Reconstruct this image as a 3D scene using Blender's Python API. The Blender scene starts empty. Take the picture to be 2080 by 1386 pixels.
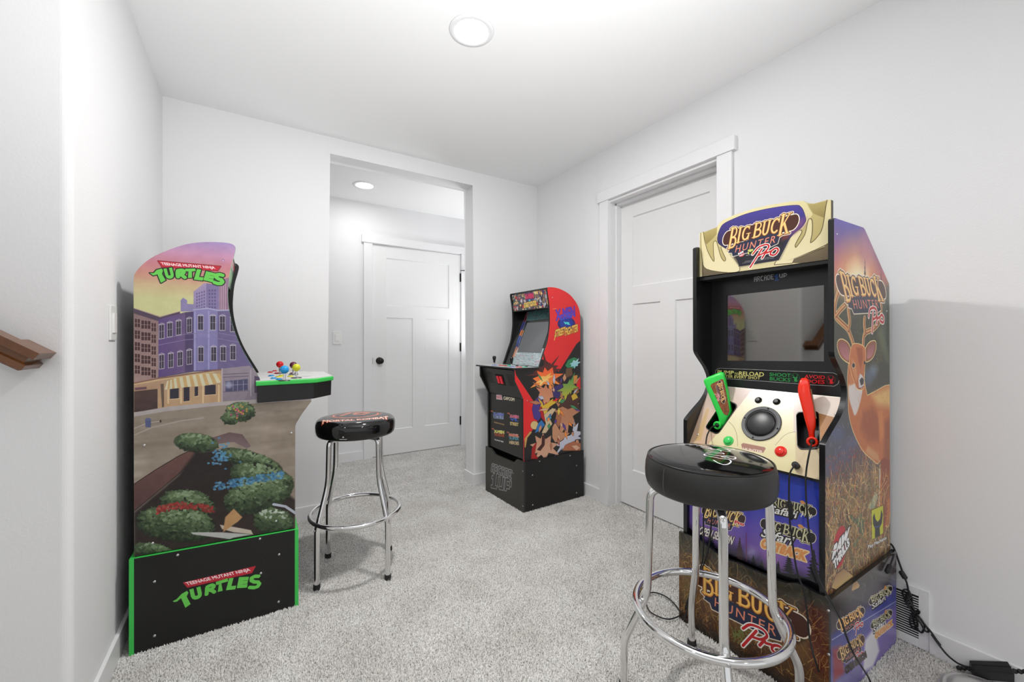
import bpy, bmesh, math, random
import numpy as np
from mathutils import Vector, Matrix

SC = bpy.context.scene
COL = SC.collection
random.seed(7)
RNG = np.random.default_rng(7)

# ------------------------------------------------------------------ camera
CAM_H = 1.115
FWD = Vector((0.532, 0.847, 0)).normalized()
RGT = Vector((FWD.y, -FWD.x, 0))
cam_d = bpy.data.cameras.new('camera')
cam_d.sensor_width = 36.0
cam_d.lens = 840.0 / 2080.0 * 36.0
cam_d.shift_y = 1.0 / 2080.0
cam_d.clip_start = 0.02
cam = bpy.data.objects.new('camera', cam_d)
COL.objects.link(cam)
cam.location = (0, 0, CAM_H)
cam.rotation_euler = FWD.to_track_quat('-Z', 'Y').to_euler()
SC.camera = cam

# ------------------------------------------------------------------ world + view
w = bpy.data.worlds.new('world'); SC.world = w; w.use_nodes = True
bg = w.node_tree.nodes['Background']
bg.inputs[0].default_value = (0.97, 0.985, 1.0, 1)
bg.inputs[1].default_value = 0.6
SC.view_settings.view_transform = 'Standard'
SC.view_settings.look = 'None'
SC.view_settings.gamma = 1.0
SC.view_settings.use_curve_mapping = False
SC.view_settings.exposure = 0.43

def area_light(name, loc, power, size, shape='DISK', color=(1.0, 0.985, 0.965), rot=(0, 0, 0), size_y=None, spread=math.pi):
    l = bpy.data.lights.new(name, 'AREA'); l.energy = power; l.shape = shape; l.size = size
    if size_y: l.size_y = size_y
    l.color = color; l.spread = spread
    o = bpy.data.objects.new(name, l); COL.objects.link(o); o.location = loc; o.rotation_euler = rot
    return o
LAMPS = [(0.786, 1.573, 15.0), (0.80, 3.607, 2.1), (0.786, -0.55, 4.5), (-1.6, 0.1, 4.0), (0.786, -2.2, 8.0)]
CEIL = 2.43
for i, (lx, ly, pw) in enumerate(LAMPS):
    area_light('downlight_lamp', (lx, ly, CEIL - 0.012), pw, 0.13)

# unseen fill lights, added to brighten the ceiling and the hall
area_light('ceiling_fill_light', (0.50, -0.30, 1.05), 15.0, 0.9, rot=(math.radians(180 - 38), 0, 0), color=(0.985, 0.99, 1.0), spread=math.radians(95))
area_light('hall_fill_light', (2.25, 3.45, 0.8), 8.5, 0.7, rot=(math.pi, 0, 0), color=(0.985, 0.99, 1.0), spread=math.radians(150))  # added upward fill for the hall, out of view behind the wall

# ------------------------------------------------------------------ small helpers
def srgb(r, g=None, b=None):
    if g is None: r, g, b = r
    f = lambda c: (c / 255.0 / 12.92) if c / 255.0 <= 0.04045 else ((c / 255.0 + 0.055) / 1.055) ** 2.4
    return (f(r), f(g), f(b), 1.0)

def mat(name, col, rough=0.5, metal=0.0, spec=0.5, bump=0.0, bscale=100.0, coat=0.0, emis=None, estr=0.0, noise=0.0, nscale=20.0, bdist=0.001, detail=2.0):
    m = bpy.data.materials.new(name); m.use_nodes = True
    nt = m.node_tree; p = nt.nodes['Principled BSDF']
    c = srgb(*col) if max(col[:3]) > 1.0 else (*col[:3], 1)
    p.inputs['Base Color'].default_value = c
    p.inputs['Roughness'].default_value = rough
    p.inputs['Metallic'].default_value = metal
    p.inputs['Specular IOR Level'].default_value = spec
    p.inputs['Coat Weight'].default_value = coat
    p.inputs['Coat Roughness'].default_value = 0.05
    if emis is not None:
        p.inputs['Emission Color'].default_value = srgb(*emis) if max(emis) > 1 else (*emis, 1)
        p.inputs['Emission Strength'].default_value = estr
    tc = None
    if bump or noise:
        tc = nt.nodes.new('ShaderNodeTexCoord')
    if noise:
        n = nt.nodes.new('ShaderNodeTexNoise'); n.inputs['Scale'].default_value = nscale; n.inputs['Detail'].default_value = 4
        nt.links.new(tc.outputs['Object'], n.inputs['Vector'])
        mx = nt.nodes.new('ShaderNodeMix'); mx.data_type = 'RGBA'
        mx.inputs[6].default_value = tuple(max(0, v * (1 - noise)) for v in c[:3]) + (1,)
        mx.inputs[7].default_value = tuple(min(1, v * (1 + noise)) for v in c[:3]) + (1,)
        nt.links.new(n.outputs['Fac'], mx.inputs[0]); nt.links.new(mx.outputs[2], p.inputs['Base Color'])
    if bump:
        n = nt.nodes.new('ShaderNodeTexNoise'); n.inputs['Scale'].default_value = bscale; n.inputs['Detail'].default_value = detail
        nt.links.new(tc.outputs['Object'], n.inputs['Vector'])
        b = nt.nodes.new('ShaderNodeBump'); b.inputs['Strength'].default_value = bump; b.inputs['Distance'].default_value = bdist
        nt.links.new(n.outputs['Fac'], b.inputs['Height']); nt.links.new(b.outputs['Normal'], p.inputs['Normal'])
    return m

def obj(name, bm, m, parent=None, smooth=False, bevel=0.0, mats=None):
    """link a bmesh (world coordinates) as ONE mesh object, optionally under a parent"""
    me = bpy.data.meshes.new(name)
    bmesh.ops.recalc_face_normals(bm, faces=bm.faces[:])
    off = Vector((0, 0, 0))
    if parent is not None:
        q = parent
        while q is not None:
            off += q.location; q = q.parent
        bmesh.ops.translate(bm, verts=bm.verts[:], vec=-off)
    bm.to_mesh(me); bm.free()
    for mm in (mats or [m]): me.materials.append(mm)
    o = bpy.data.objects.new(name, me); COL.objects.link(o)
    if parent is not None: o.parent = parent
    if smooth:
        for p in me.polygons: p.use_smooth = True
    if bevel:
        b = o.modifiers.new('bevel', 'BEVEL'); b.width = bevel; b.segments = 2; b.limit_method = 'ANGLE'; b.angle_limit = 0.6
        b.harden_normals = False
    return o

def thing(name, label, cat, loc=(0, 0, 0), group=None):
    o = bpy.data.objects.new(name, None); COL.objects.link(o); o.location = loc
    o.empty_display_size = 0.05
    o['label'] = label; o['category'] = cat
    if group: o['group'] = group
    return o
def tag(o, label, cat, group=None):
    o['label'] = label; o['category'] = cat
    if group: o['group'] = group
    return o
def struct(o):
    o['kind'] = 'structure'; return o

def box(bm, x0, x1, y0, y1, z0, z1):
    vs = [bm.verts.new(p) for p in ((x0, y0, z0), (x1, y0, z0), (x1, y1, z0), (x0, y1, z0), (x0, y0, z1), (x1, y0, z1), (x1, y1, z1), (x0, y1, z1))]
    for f in ((0, 3, 2, 1), (4, 5, 6, 7), (0, 1, 5, 4), (1, 2, 6, 5), (2, 3, 7, 6), (3, 0, 4, 7)):
        bm.faces.new([vs[i] for i in f])
    return vs
def bxo(name, x0, x1, y0, y1, z0, z1, m, parent=None, bevel=0.0):
    bm = bmesh.new(); box(bm, x0, x1, y0, y1, z0, z1)
    return obj(name, bm, m, parent, bevel=bevel)
def prism(bm, A, B):
    """solid between two matching loops of 3-D points (ngon caps)"""
    va = [bm.verts.new(p) for p in A]; vb = [bm.verts.new(p) for p in B]
    n = len(A)
    bm.faces.new(va[::-1]); bm.faces.new(vb)
    for i in range(n):
        bm.faces.new([va[i], va[(i + 1) % n], vb[(i + 1) % n], vb[i]])
    return va, vb
def lathe(bm, prof, cx=0, cy=0, n=48, M=None):
    rings = []
    for (r, z) in prof:
        if r < 1e-6:
            rings.append([bm.verts.new((cx, cy, z))])
        else:
            rings.append([bm.verts.new((cx + r * math.cos(2 * math.pi * k / n), cy + r * math.sin(2 * math.pi * k / n), z)) for k in range(n)])
    for a, b in zip(rings, rings[1:]):
        for k in range(n):
            if len(a) == 1 and len(b) == 1: continue
            if len(a) == 1: bm.faces.new([a[0], b[k], b[(k + 1) % n]])
            elif len(b) == 1: bm.faces.new([a[k], a[(k + 1) % n], b[0]])
            else: bm.faces.new([a[k], a[(k + 1) % n], b[(k + 1) % n], b[k]])
    if M is not None:
        vs = [v for r in rings for v in r]
        bmesh.ops.transform(bm, matrix=M, verts=vs)
def tube(bm, pts, r, seg=12, closed=False, caps=True):
    pts = [Vector(p) for p in pts]; n = len(pts); rings = []
    t0 = (pts[1] - pts[0]).normalized()
    up = Vector((0, 0, 1)) if abs(t0.z) < 0.9 else Vector((1, 0, 0))
    nrm = (up - t0 * up.dot(t0)).normalized()
    for i, p in enumerate(pts):
        if closed: t = (pts[(i + 1) % n] - pts[i - 1]).normalized()
        else:
            a = pts[max(i - 1, 0)]; b = pts[min(i + 1, n - 1)]; t = (b - a).normalized()
        nrm = (nrm - t * nrm.dot(t))
        if nrm.length < 1e-6: nrm = t.orthogonal()
        nrm.normalize(); bn = t.cross(nrm)
        rr = r[i] if isinstance(r, (list, tuple)) else r
        rings.append([bm.verts.new(p + (nrm * math.cos(2 * math.pi * k / seg) + bn * math.sin(2 * math.pi * k / seg)) * rr) for k in range(seg)])
    m = n if closed else n - 1
    for i in range(m):
        a = rings[i]; b = rings[(i + 1) % n]
        for k in range(seg):
            bm.faces.new([a[k], a[(k + 1) % seg], b[(k + 1) % seg], b[k]])
    if caps and not closed:
        bm.faces.new(rings[0][::-1]); bm.faces.new(rings[-1])
def fillet(pts, rad, n=6):
    pts = [Vector(p) for p in pts]; out = [pts[0]]
    for i in range(1, len(pts) - 1):
        a, b, c = pts[i - 1], pts[i], pts[i + 1]
        d1 = (a - b); d2 = (c - b); r = min(rad, d1.length * 0.48, d2.length * 0.48)
        p1 = b + d1.normalized() * r; p2 = b + d2.normalized() * r
        for k in range(n + 1):
            t = k / n
            out.append((1 - t) ** 2 * p1 + 2 * t * (1 - t) * b + t * t * p2)
    out.append(pts[-1]); return out
def spline(pts, n=8):
    """Catmull-Rom through the points"""
    P = [Vector(p) for p in pts]; P = [2 * P[0] - P[1]] + P + [2 * P[-1] - P[-2]]; out = []
    for i in range(1, len(P) - 2):
        a, b, c, d = P[i - 1], P[i], P[i + 1], P[i + 2]
        for k in range(n):
            t = k / n
            out.append(0.5 * ((2 * b) + (c - a) * t + (2 * a - 5 * b + 4 * c - d) * t * t + (3 * b - a - 3 * c + d) * t ** 3))
    out.append(P[-2]); return out

def csp(pts, n=5):
    """closed smooth outline through 2-D points"""
    P = [Vector((p[0], p[1])) for p in pts]; m = len(P); out = []
    for i in range(m):
        a, b, c, d = P[i - 1], P[i], P[(i + 1) % m], P[(i + 2) % m]
        for k in range(n):
            t = k / n; v = 0.5 * ((2 * b) + (c - a) * t + (2 * a - 5 * b + 4 * c - d) * t * t + (3 * b - a - 3 * c + d) * t ** 3)
            out.append((v.x, v.y))
    return out
def osp(pts, n=5):
    return [(v.x, v.y) for v in spline([(p[0], p[1], 0) for p in pts], n)]

# ------------------------------------------------------------------ from the photo to the room
def ray(px, py):
    d = FWD + RGT * ((px - 1040) / 840.0)
    return Vector((d.x, d.y, (694 - py) / 840.0))
EYE = Vector((0, 0, CAM_H))
def hit(px, py, P, N):
    r = ray(px, py); P = Vector(P); N = Vector(N)
    return EYE + r * ((P - EYE).dot(N) / r.dot(N))

# ------------------------------------------------------------------ print painter (numpy) for the flat printed artwork
def vnoise(h, w_, cells, seed=0, octaves=3):
    rg = np.random.default_rng(seed); out = np.zeros((h, w_)); amp = 1; tot = 0
    for o in range(octaves):
        ch = max(2, int(cells * h / max(h, w_))) + 2; cw = max(2, int(cells * w_ / max(h, w_))) + 2
        g = rg.random((ch, cw))
        y = np.linspace(0, ch - 1.001, h); x = np.linspace(0, cw - 1.001, w_)
        yi = y.astype(int); xi = x.astype(int); fy = (y - yi)[:, None]; fx = (x - xi)[None, :]
        fy = fy * fy * (3 - 2 * fy); fx = fx * fx * (3 - 2 * fx)
        a = g[yi][:, xi]; b = g[yi][:, xi + 1]; c = g[yi + 1][:, xi]; d = g[yi + 1][:, xi + 1]
        out += amp * ((a * (1 - fx) + b * fx) * (1 - fy) + (c * (1 - fx) + d * fx) * fy); tot += amp
        amp *= 0.5; cells *= 2
    return out / tot
def C3(c): return np.array(c, float) / 255.0
class Art:
    """canvas over a flat printed face, u to the right and v upwards, in metres"""
    def __init__(s, u0, u1, v0, v1, ppm, base=(128, 128, 128), at=None):
        s.u0, s.v0, s.u1, s.v1, s.ppm = u0, v0, u1, v1, ppm
        s.w = int((u1 - u0) * ppm); s.h = int((v1 - v0) * ppm)
        s.a = np.zeros((s.h, s.w, 3)) + C3(base); s.at = at
    def P(s, p):   # photo pixel -> (u, v)
        return s.at(*p)
    def px(s, pts):
        return (np.array(pts, float) - (s.u0, s.v0)) * s.ppm
    def grid(s, lo, hi, pad):
        x0 = max(0, int(lo[0] - pad)); x1 = min(s.w, int(hi[0] + pad) + 2)
        y0 = max(0, int(lo[1] - pad)); y1 = min(s.h, int(hi[1] + pad) + 2)
        if x1 <= x0 or y1 <= y0: return None
        X, Y = np.meshgrid(np.arange(x0, x1) + 0.5, np.arange(y0, y1) + 0.5)
        return x0, x1, y0, y1, X, Y
    def sdf(s, segs, X, Y, fill=True):
        d = np.full(X.shape, 1e9); ins = np.zeros(X.shape, bool)
        for (ax, ay), (bx, by) in segs:
            dx, dy = bx - ax, by - ay; L = dx * dx + dy * dy + 1e-9
            t = np.clip(((X - ax) * dx + (Y - ay) * dy) / L, 0, 1)
            d = np.minimum(d, (X - ax - t * dx) ** 2 + (Y - ay - t * dy) ** 2)
            if fill and ay != by:
                c = (ay > Y) != (by > Y)
                ins ^= c & (X < (bx - ax) * (Y - ay) / (by - ay) + ax)
        d = np.sqrt(d)
        return np.where(ins, d, -d) if fill else -d
    def put(s, g, m, col):
        x0, x1, y0, y1 = g[:4]
        sub = s.a[y0:y1, x0:x1]
        c = col if isinstance(col, np.ndarray) and col.ndim == 3 else C3(col)
        sub += (c - sub) * m[..., None]
    def poly(s, pts, col, alpha=1.0, blur=0.0, grow=0.0, photo=True, line=None, lw=0.0, col2=None, gdir=(0, 1), shade=0.0):
        if photo: pts = [s.P(p) for p in pts]
        q = s.px(pts); blur_p = max(blur * s.ppm, 0.7); gp = grow * s.ppm
        g = s.grid(q.min(0), q.max(0), gp + blur_p + lw * s.ppm + 2)
        if g is None: return
        segs = [(q[i], q[(i + 1) % len(q)]) for i in range(len(q))]
        d = s.sdf(segs, g[4], g[5]) + gp
        if line is not None:
            m = np.clip((d + lw * s.ppm) / blur_p + 0.5, 0, 1); s.put(g, m * alpha, line)
        m = np.clip(d / blur_p + 0.5, 0, 1) * alpha
        c = col
        if col2 is not None:
            lo, hi = q.min(0), q.max(0); gd = np.array(gdir, float)
            t = (((g[4] - lo[0]) / (hi[0] - lo[0] + 1e-6)) * gd[0] + ((g[5] - lo[1]) / (hi[1] - lo[1] + 1e-6)) * gd[1]) / max(abs(gd).sum(), 1e-6)
            t = np.clip(t, 0, 1)[..., None]; c = C3(col) * (1 - t) + C3(col2) * t
        s.put(g, m, c)
        if shade:   # printed rounding of the painted shape
            e = np.clip(1 - d / (shade * s.ppm), 0, 1) ** 2
            s.put(g, np.clip(d / blur_p + 0.5, 0, 1) * e * 0.6, (10, 15, 8))
    def segs(s, segs, col, alpha=1.0, blur=0.0, grow=0.0, fill=True):
        if not len(segs): return
        q = np.array([[s.px(a), s.px(b)] for a, b in segs]); blur_p = max(blur * s.ppm, 0.8); gp = grow * s.ppm
        g = s.grid(q.reshape(-1, 2).min(0), q.reshape(-1, 2).max(0), gp + blur_p + 1)
        if g is None: return
        d = s.sdf([(tuple(a), tuple(b)) for a, b in q], g[4], g[5], fill) + gp
        s.put(g, np.clip(d / blur_p + 0.5, 0, 1) * alpha, col)
    def line(s, pts, wd, col, alpha=1.0, blur=0.0, photo=True):
        if photo: pts = [s.P(p) for p in pts]
        s.segs([(pts[i], pts[i + 1]) for i in range(len(pts) - 1)], col, alpha, blur, wd / 2, fill=False)
    def ell(s, c, rx, ry, col, photo=True, rot=0.0, n=24, **k):
        if photo:
            pts = [(c[0] + rx * math.cos(t) * math.cos(rot) - ry * math.sin(t) * math.sin(rot), c[1] + rx * math.cos(t) * math.sin(rot) + ry * math.sin(t) * math.cos(rot)) for t in np.linspace(0, 2 * math.pi, n, endpoint=False)]
        else:
            pts = [(c[0] + rx * math.cos(t) * math.cos(rot) - ry * math.sin(t) * math.sin(rot), c[1] + rx * math.cos(t) * math.sin(rot) + ry * math.sin(t) * math.cos(rot)) for t in np.linspace(0, 2 * math.pi, n, endpoint=False)]
        s.poly(pts, col, photo=photo, **k)
    def vgrad(s, stops):
        """stops: [(v, colour)] from bottom to top"""
        v = s.v0 + (np.arange(s.h) + 0.5) / s.ppm
        vs = [a for a, _ in stops]; cs = np.array([C3(c) for _, c in stops])
        for k in range(3): s.a[:, :, k] = np.interp(v, vs, cs[:, k])[:, None]
    def noise(s, amp, cells, seed=1, tint=(1, 1, 1)):
        n = vnoise(s.h, s.w, cells, seed) - 0.5
        s.a += n[..., None] * amp * np.array(tint)
    def grass(s, n, region, lw, length, cols, lean=0.6, seed=3, alpha=0.9):
        rg = random.Random(seed)
        u0, u1, v0, v1 = region
        for i in range(n):
            u = rg.uniform(u0, u1); v = v1 - (v1 - v0) * rg.random() if False else rg.uniform(v0, v1)
            L = length * rg.uniform(0.4, 1.3); a = math.pi / 2 + rg.gauss(0, lean); b = a + rg.gauss(0, 0.7)
            p1 = (u + L * 0.5 * math.cos(a), v + L * 0.5 * math.sin(a)); p2 = (p1[0] + L * 0.5 * math.cos(b), p1[1] + L * 0.5 * math.sin(b))
            s.line([(u, v), p1, p2], lw * rg.uniform(0.5, 1.3), rg.choice(cols), alpha * rg.uniform(0.4, 1), photo=False)
    def spruce(s, base, hgt, wid, col, seed=0, alpha=1.0, photo=False):
        rg = random.Random(seed); u, v = base; L = []; R = []
        n = 9
        for i in range(n):
            t = i / n; y = v + hgt * t; wd = wid * (1 - t) ** 0.9 * rg.uniform(0.8, 1.15)
            L += [(u - wd, y), (u - wd * 0.35, y + hgt / n * 0.75)]; R += [(u + wd * rg.uniform(.8, 1.1), y), (u + wd * 0.35, y + hgt / n * 0.75)]
        s.poly(L + [(u, v + hgt)] + R[::-1], col, alpha=alpha, photo=False)
    def grade(s, sat=1.0, gain=1.0, gamma=1.0):
        g = s.a.mean(2, keepdims=True); s.a = np.clip((g + (s.a - g) * sat) * gain, 0, 1) ** gamma
    def image(s, name):
        im = bpy.data.images.new(name, s.w, s.h, alpha=False)
        im.colorspace_settings.name = 'sRGB'
        px = np.ones((s.h, s.w, 4), np.float32); px[..., :3] = np.clip(s.a, 0, 1)
        im.pixels.foreach_set(px.ravel()); im.pack()
        return im

def art_mat(name, art, rough=0.35, spec=0.5, coat=0.0, bump=0.0):
    m = bpy.data.materials.new(name); m.use_nodes = True; nt = m.node_tree; p = nt.nodes['Principled BSDF']
    t = nt.nodes.new('ShaderNodeTexImage'); t.image = art.image(name); t.extension = 'EXTEND'
    nt.links.new(t.outputs['Color'], p.inputs['Base Color'])
    p.inputs['Roughness'].default_value = rough; p.inputs['Specular IOR Level'].default_value = spec
    p.inputs['Coat Weight'].default_value = coat; p.inputs['Coat Roughness'].default_value = 0.06
    return m
def set_uv(o, fn, art, face_ok=None, slot=None):
    """fn(world co) -> (u, v) metres of the artwork; faces passing face_ok(normal) take material slot"""
    me = o.data; uv = me.uv_layers.new(name='print')
    off = Vector((0, 0, 0)); q = o
    while q is not None: off += q.location; q = q.parent
    for p in me.polygons:
        if face_ok is not None and face_ok(p.normal, p.center + off): p.material_index = slot
        for li in p.loop_indices:
            u, v = fn(me.vertices[me.loops[li].vertex_index].co + off)
            uv.data[li].uv = ((u - art.u0) / (art.u1 - art.u0), (v - art.v0) / (art.v1 - art.v0))

# ---- lettering
_tc = {}
def font_segs(txt, bold=0.0, spacing=1.0):
    """outline segments of a line of text in the built-in face; cap height about 0.73, left aligned at 0"""
    k = (txt, bold, spacing)
    if k in _tc: return _tc[k]
    cu = bpy.data.curves.new('t', 'FONT'); cu.body = txt; cu.offset = bold; cu.size = 1.0; cu.space_character = spacing; cu.resolution_u = 3
    ob = bpy.data.objects.new('t', cu)
    me = bpy.data.meshes.new_from_object(ob)
    cnt = {}
    for p in me.polygons:
        for e in p.edge_keys: cnt[e] = cnt.get(e, 0) + 1
    V = [(v.co.x, v.co.y) for v in me.vertices]
    r = [(V[a], V[b]) for (a, b), c in cnt.items() if c == 1]
    bpy.data.objects.remove(ob); bpy.data.curves.remove(cu); bpy.data.meshes.remove(me)
    _tc[k] = r
    return r
def place(segs, O, X, Y, norm=True, warp=None):
    """map text so that its box fills origin O, baseline vector X, up vector Y"""
    q = np.array(segs); lo = q.reshape(-1, 2).min(0); hi = q.reshape(-1, 2).max(0)
    O = np.array(O); X = np.array(X); Y = np.array(Y); out = []
    def f(p):
        a = (p[0] - lo[0]) / (hi[0] - lo[0]); b = (p[1] - lo[1]) / (hi[1] - lo[1])
        if warp: a, b = warp(a, b)
        return tuple(O + X * a + Y * b)
    return [(f(a), f(b)) for a, b in segs]
def text_q(art, txt, corners, col, bold=0.0, outline=None, ow=0.0, alpha=1.0, photo=True, spacing=1.0, warp=None, blur=0.0, outline2=None, ow2=0.0):
    """corners: bottom-left, bottom-right, top-left (photo pixels or metres)"""
    c = [art.P(p) for p in corners] if photo else corners
    O = np.array(c[0]); X = np.array(c[1]) - O; Y = np.array(c[2]) - O
    sg = place(font_segs(txt, bold, spacing), O, X, Y, warp=warp)
    if outline2 is not None: art.segs(sg, outline2, grow=ow2, alpha=alpha)
    if outline is not None: art.segs(sg, outline, grow=ow, alpha=alpha)
    art.segs(sg, col, alpha=alpha, blur=blur)
    return sg
def arc(cx, cy, rx, ry, a0, a1, n=9):
    return [(cx + rx * math.cos(math.radians(a0 + (a1 - a0) * i / n)), cy + ry * math.sin(math.radians(a0 + (a1 - a0) * i / n))) for i in range(n + 1)]
# slab letters drawn as pen strokes: (width, points), in a box 0..1 wide and high
SLAB = {
    'B': (0.80, [(.24, [(.2, .03), (.2, .97)]), (.10, [(0, .96), (.45, .96)]), (.10, [(0, .04), (.45, .04)]), (.16, [(.3, .95)] + arc(.45, .75, .25, .21, 90, -90) + [(.3, .53)]), (.20, [(.3, .51)] + arc(.48, .28, .30, .23, 90, -90) + [(.3, .05)])]),
    'I': (0.50, [(.24, [(.25, .03), (.25, .97)]), (.10, [(0.02, .96), (.48, .96)]), (.10, [(0.02, .04), (.48, .04)])]),
    'G': (0.85, [(.22, arc(.45, .5, .33, .42, 55, 330, 14)), (.16, [(.74, .42), (.74, .08)]), (.09, [(.5, .45), (.9, .45)]), (.09, [(.72, .95), (.72, .72)])]),
    'U': (0.85, [(.22, [(.2, .95), (.2, .35)] + arc(.43, .33, .23, .28, 180, 360) + [(.68, .95)]), (.09, [(0, .96), (.4, .96)]), (.09, [(.5, .96), (.86, .96)])]),
    'C': (0.80, [(.22, arc(.45, .5, .33, .42, 50, 310, 14)), (.10, [(.72, .97), (.72, .68)])]),
    'K': (0.95, [(.24, [(.2, .03), (.2, .97)]), (.10, [(0, .96), (.42, .96)]), (.10, [(0, .04), (.42, .04)]), (.12, [(.3, .45), (.75, .93)]), (.22, [(.42, .55), (.82, .08)]), (.09, [(.6, .96), (.95, .96)]), (.09, [(.62, .04), (1.05, .04)])]),
    ' ': (0.28, []),
}
PIX = {'A': ["0110", "1001", "1001", "1111", "1001", "1001", "1001"], 'R': ["1110", "1001", "1001", "1110", "1010", "1001", "1001"], 'C': ["0111", "1100", "1000", "1000", "1000", "1100", "0111"],
       'D': ["1110", "1001", "1001", "1001", "1001", "1001", "1110"], 'E': ["1111", "1000", "1000", "1110", "1000", "1000", "1111"], 'G': ["0111", "1000", "1000", "1011", "1001", "1001", "0111"],
       '1': ["0010", "0110", "1110", "0110", "0110", "0110", "1111"], 'U': ["0000", "0000", "1001", "1001", "1001", "1001", "0111"], 'P': ["0000", "0000", "1110", "1001", "1001", "1110", "1000"]}
def pix_word(art, word, frame, col, grow=0.0, adv=5, dx=0.0, photo=False, rows=7, cols=None):
    O, X, Y = [np.array(a) for a in frame]; n = len(word) * adv - 1; x = 0
    for ch in word:
        for r, row in enumerate(PIX[ch]):
            for c, b in enumerate(row):
                if b == '1':
                    a0 = (x + c) / n; a1 = (x + c + 1.04) / n; b1 = (7 - r) / 7; b0 = (6 - r) / 7 - 0.004
                    art.poly([tuple(O + X * p + Y * q) for p, q in ((a0, b0), (a1, b0), (a1, b1), (a0, b1))], col, grow=grow, photo=False)
        x += adv

def buck_logo(art, p0, p1, pu, photo=True, gold=((250, 214, 140), (226, 150, 78)), plank=(74, 34, 22), rim=(250, 236, 214), sub=None, pro=True, simple=False, hunter=True, word_rim=(60, 30, 20), subcol=(235, 225, 200)):
    """western logo: two-word slab lettering on a plank, a plate underneath and a red script word. p0, p1: ends of the plank; pu: a point one tenth of the width above its middle"""
    if photo: p0, p1, pu = art.P(p0), art.P(p1), art.P(pu)
    O = np.array(p0); X = np.array(p1) - O; Y = (np.array(pu) - O - X * 0.5) * 10.0
    W = math.hypot(*X); Hs = math.hypot(*Y)
    f = lambda x, y: tuple(O + X * x + Y * y)
    k = W
    cap = [f(x, y) for x, y in arc(.93, 0, .065, .085, 90, -90) + arc(.07, 0, .065, .085, 270, 90)]
    plate = [f(x, y) for x, y in ((.16, -.10), (.84, -.06), (.80, -.12), (.79, -.20), (.70, -.225), (.2, -.245), (.18, -.20), (.12, -.19))]
    lets = []; word = 'BIG BUCK'; tot = sum(SLAB[c][0] * 1.02 for c in word); x = 0.10; sc = 0.80 / tot
    big = [1.45, 1.0, 1.0, 1, 1.05, 1.0, 1.05, 1.5]
    for i, ch in enumerate(word):
        wd, st = SLAB[ch]
        t = (x - .1) / .8; hh = 0.168 * (1 + 0.25 * (2 * t - 1) ** 2) * (big[i] ** 0.6); y0 = 0.085 + 0.02 * (big[i] - 1) - hh + 0.0
        y0 = (0.095 + 0.05 * (big[i] - 1)) - hh
        for wv, pts in st:
            lets.append((wv * 0.138 * (0.95 + 0.3 * (big[i] - 1)) * k * 0.95, [f(x + sc * a, y0 + hh * b) for a, b in pts]))
        x += wd * 1.02 * sc
    g = 0.012 * k
    # glow / rim
    art.poly(cap, rim, grow=g * 0.9, photo=False)
    if hunter: art.poly(plate, rim, grow=g * 0.8, photo=False, alpha=.85)
    for wv, pts in lets: art.line(pts, wv + g * 2.6, rim, photo=False)
    art.poly(cap, plank, photo=False)
    if hunter: art.poly(plate, (34, 40, 66), photo=False)
    for wv, pts in lets: art.line(pts, wv + g * 1.2, word_rim, photo=False)
    for wv, pts in lets: art.line(pts, wv, gold[1], photo=False)
    for wv, pts in lets: art.line([(a, b + 0.004 * k) for a, b in pts], wv * 0.55, gold[0], photo=False)
    if hunter:
        text_q(art, 'HUNTER', (f(.225, -.205), f(.755, -.185), f(.23, -.122)), (232, 140, 110), bold=0.004, spacing=1.25, photo=False)
    if pro:
        sm = lambda q: [tuple(p)[:2] for p in spline([(x_, y_, 0) for x_, y_ in q], 4)]
        st = [[(.485, -.42), (.55, -.31), (.60, -.225)], sm([(.485, -.27), (.55, -.20), (.65, -.185), (.685, -.22), (.64, -.275), (.57, -.295)]), sm([(.625, -.335), (.665, -.27), (.672, -.285), (.72, -.272)]), sm([(.765, -.325), (.725, -.31), (.735, -.27), (.785, -.25), (.815, -.28), (.79, -.32), (.755, -.325)])]
        for s_ in st: art.line([f(a, b) for a, b in s_], 0.040 * k, (245, 240, 235), photo=False)
        for s_ in st: art.line([f(a, b) for a, b in s_], 0.021 * k, (196, 30, 36), photo=False)
    if sub:
        text_q(art, sub, (f(.12, -.44), f(.92, -.42), f(.12, -.30)), subcol, bold=0.03, outline=(60, 40, 30), ow=0.012 * k, photo=False)
# ------------------------------------------------------------------ materials
M_wall = mat('painted_drywall', (233, 233, 234), rough=0.75, spec=0.25, bump=0.35, bscale=140, bdist=0.0012, detail=3)
M_ceil = mat('ceiling_paint', (243, 243, 243), rough=0.9, spec=0.1, bump=0.3, bscale=90, bdist=0.001, detail=3)
M_trim = mat('white_trim_paint', (232, 232, 233), rough=0.38, spec=0.45)
M_door = mat('white_door_paint', (230, 230, 230), rough=0.42, spec=0.4, bump=0.05, bscale=60)
M_black = mat('satin_black_board', (20, 20, 20), rough=0.35, spec=0.5, bump=0.05, bscale=300)
M_blackflat = mat('inside_black', (12, 12, 12), rough=0.7)
M_tmold = mat('black_plastic_edge', (18, 18, 20), rough=0.25, spec=0.6)
M_green = mat('green_edge_banding', (60, 196, 84), rough=0.35, spec=0.5)
M_chrome = mat('chrome', (0.80, 0.80, 0.80), rough=0.06, metal=1.0)
M_screw = mat('steel_screw', (0.62, 0.62, 0.62), rough=0.3, metal=1.0)
M_rubber = mat('black_rubber', (24, 24, 25), rough=0.6)
M_hard = mat('dark_bronze_hardware', (36, 33, 31), rough=0.35, metal=0.6)
M_plate = mat('white_switch_plastic', (236, 236, 234), rough=0.3)

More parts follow.
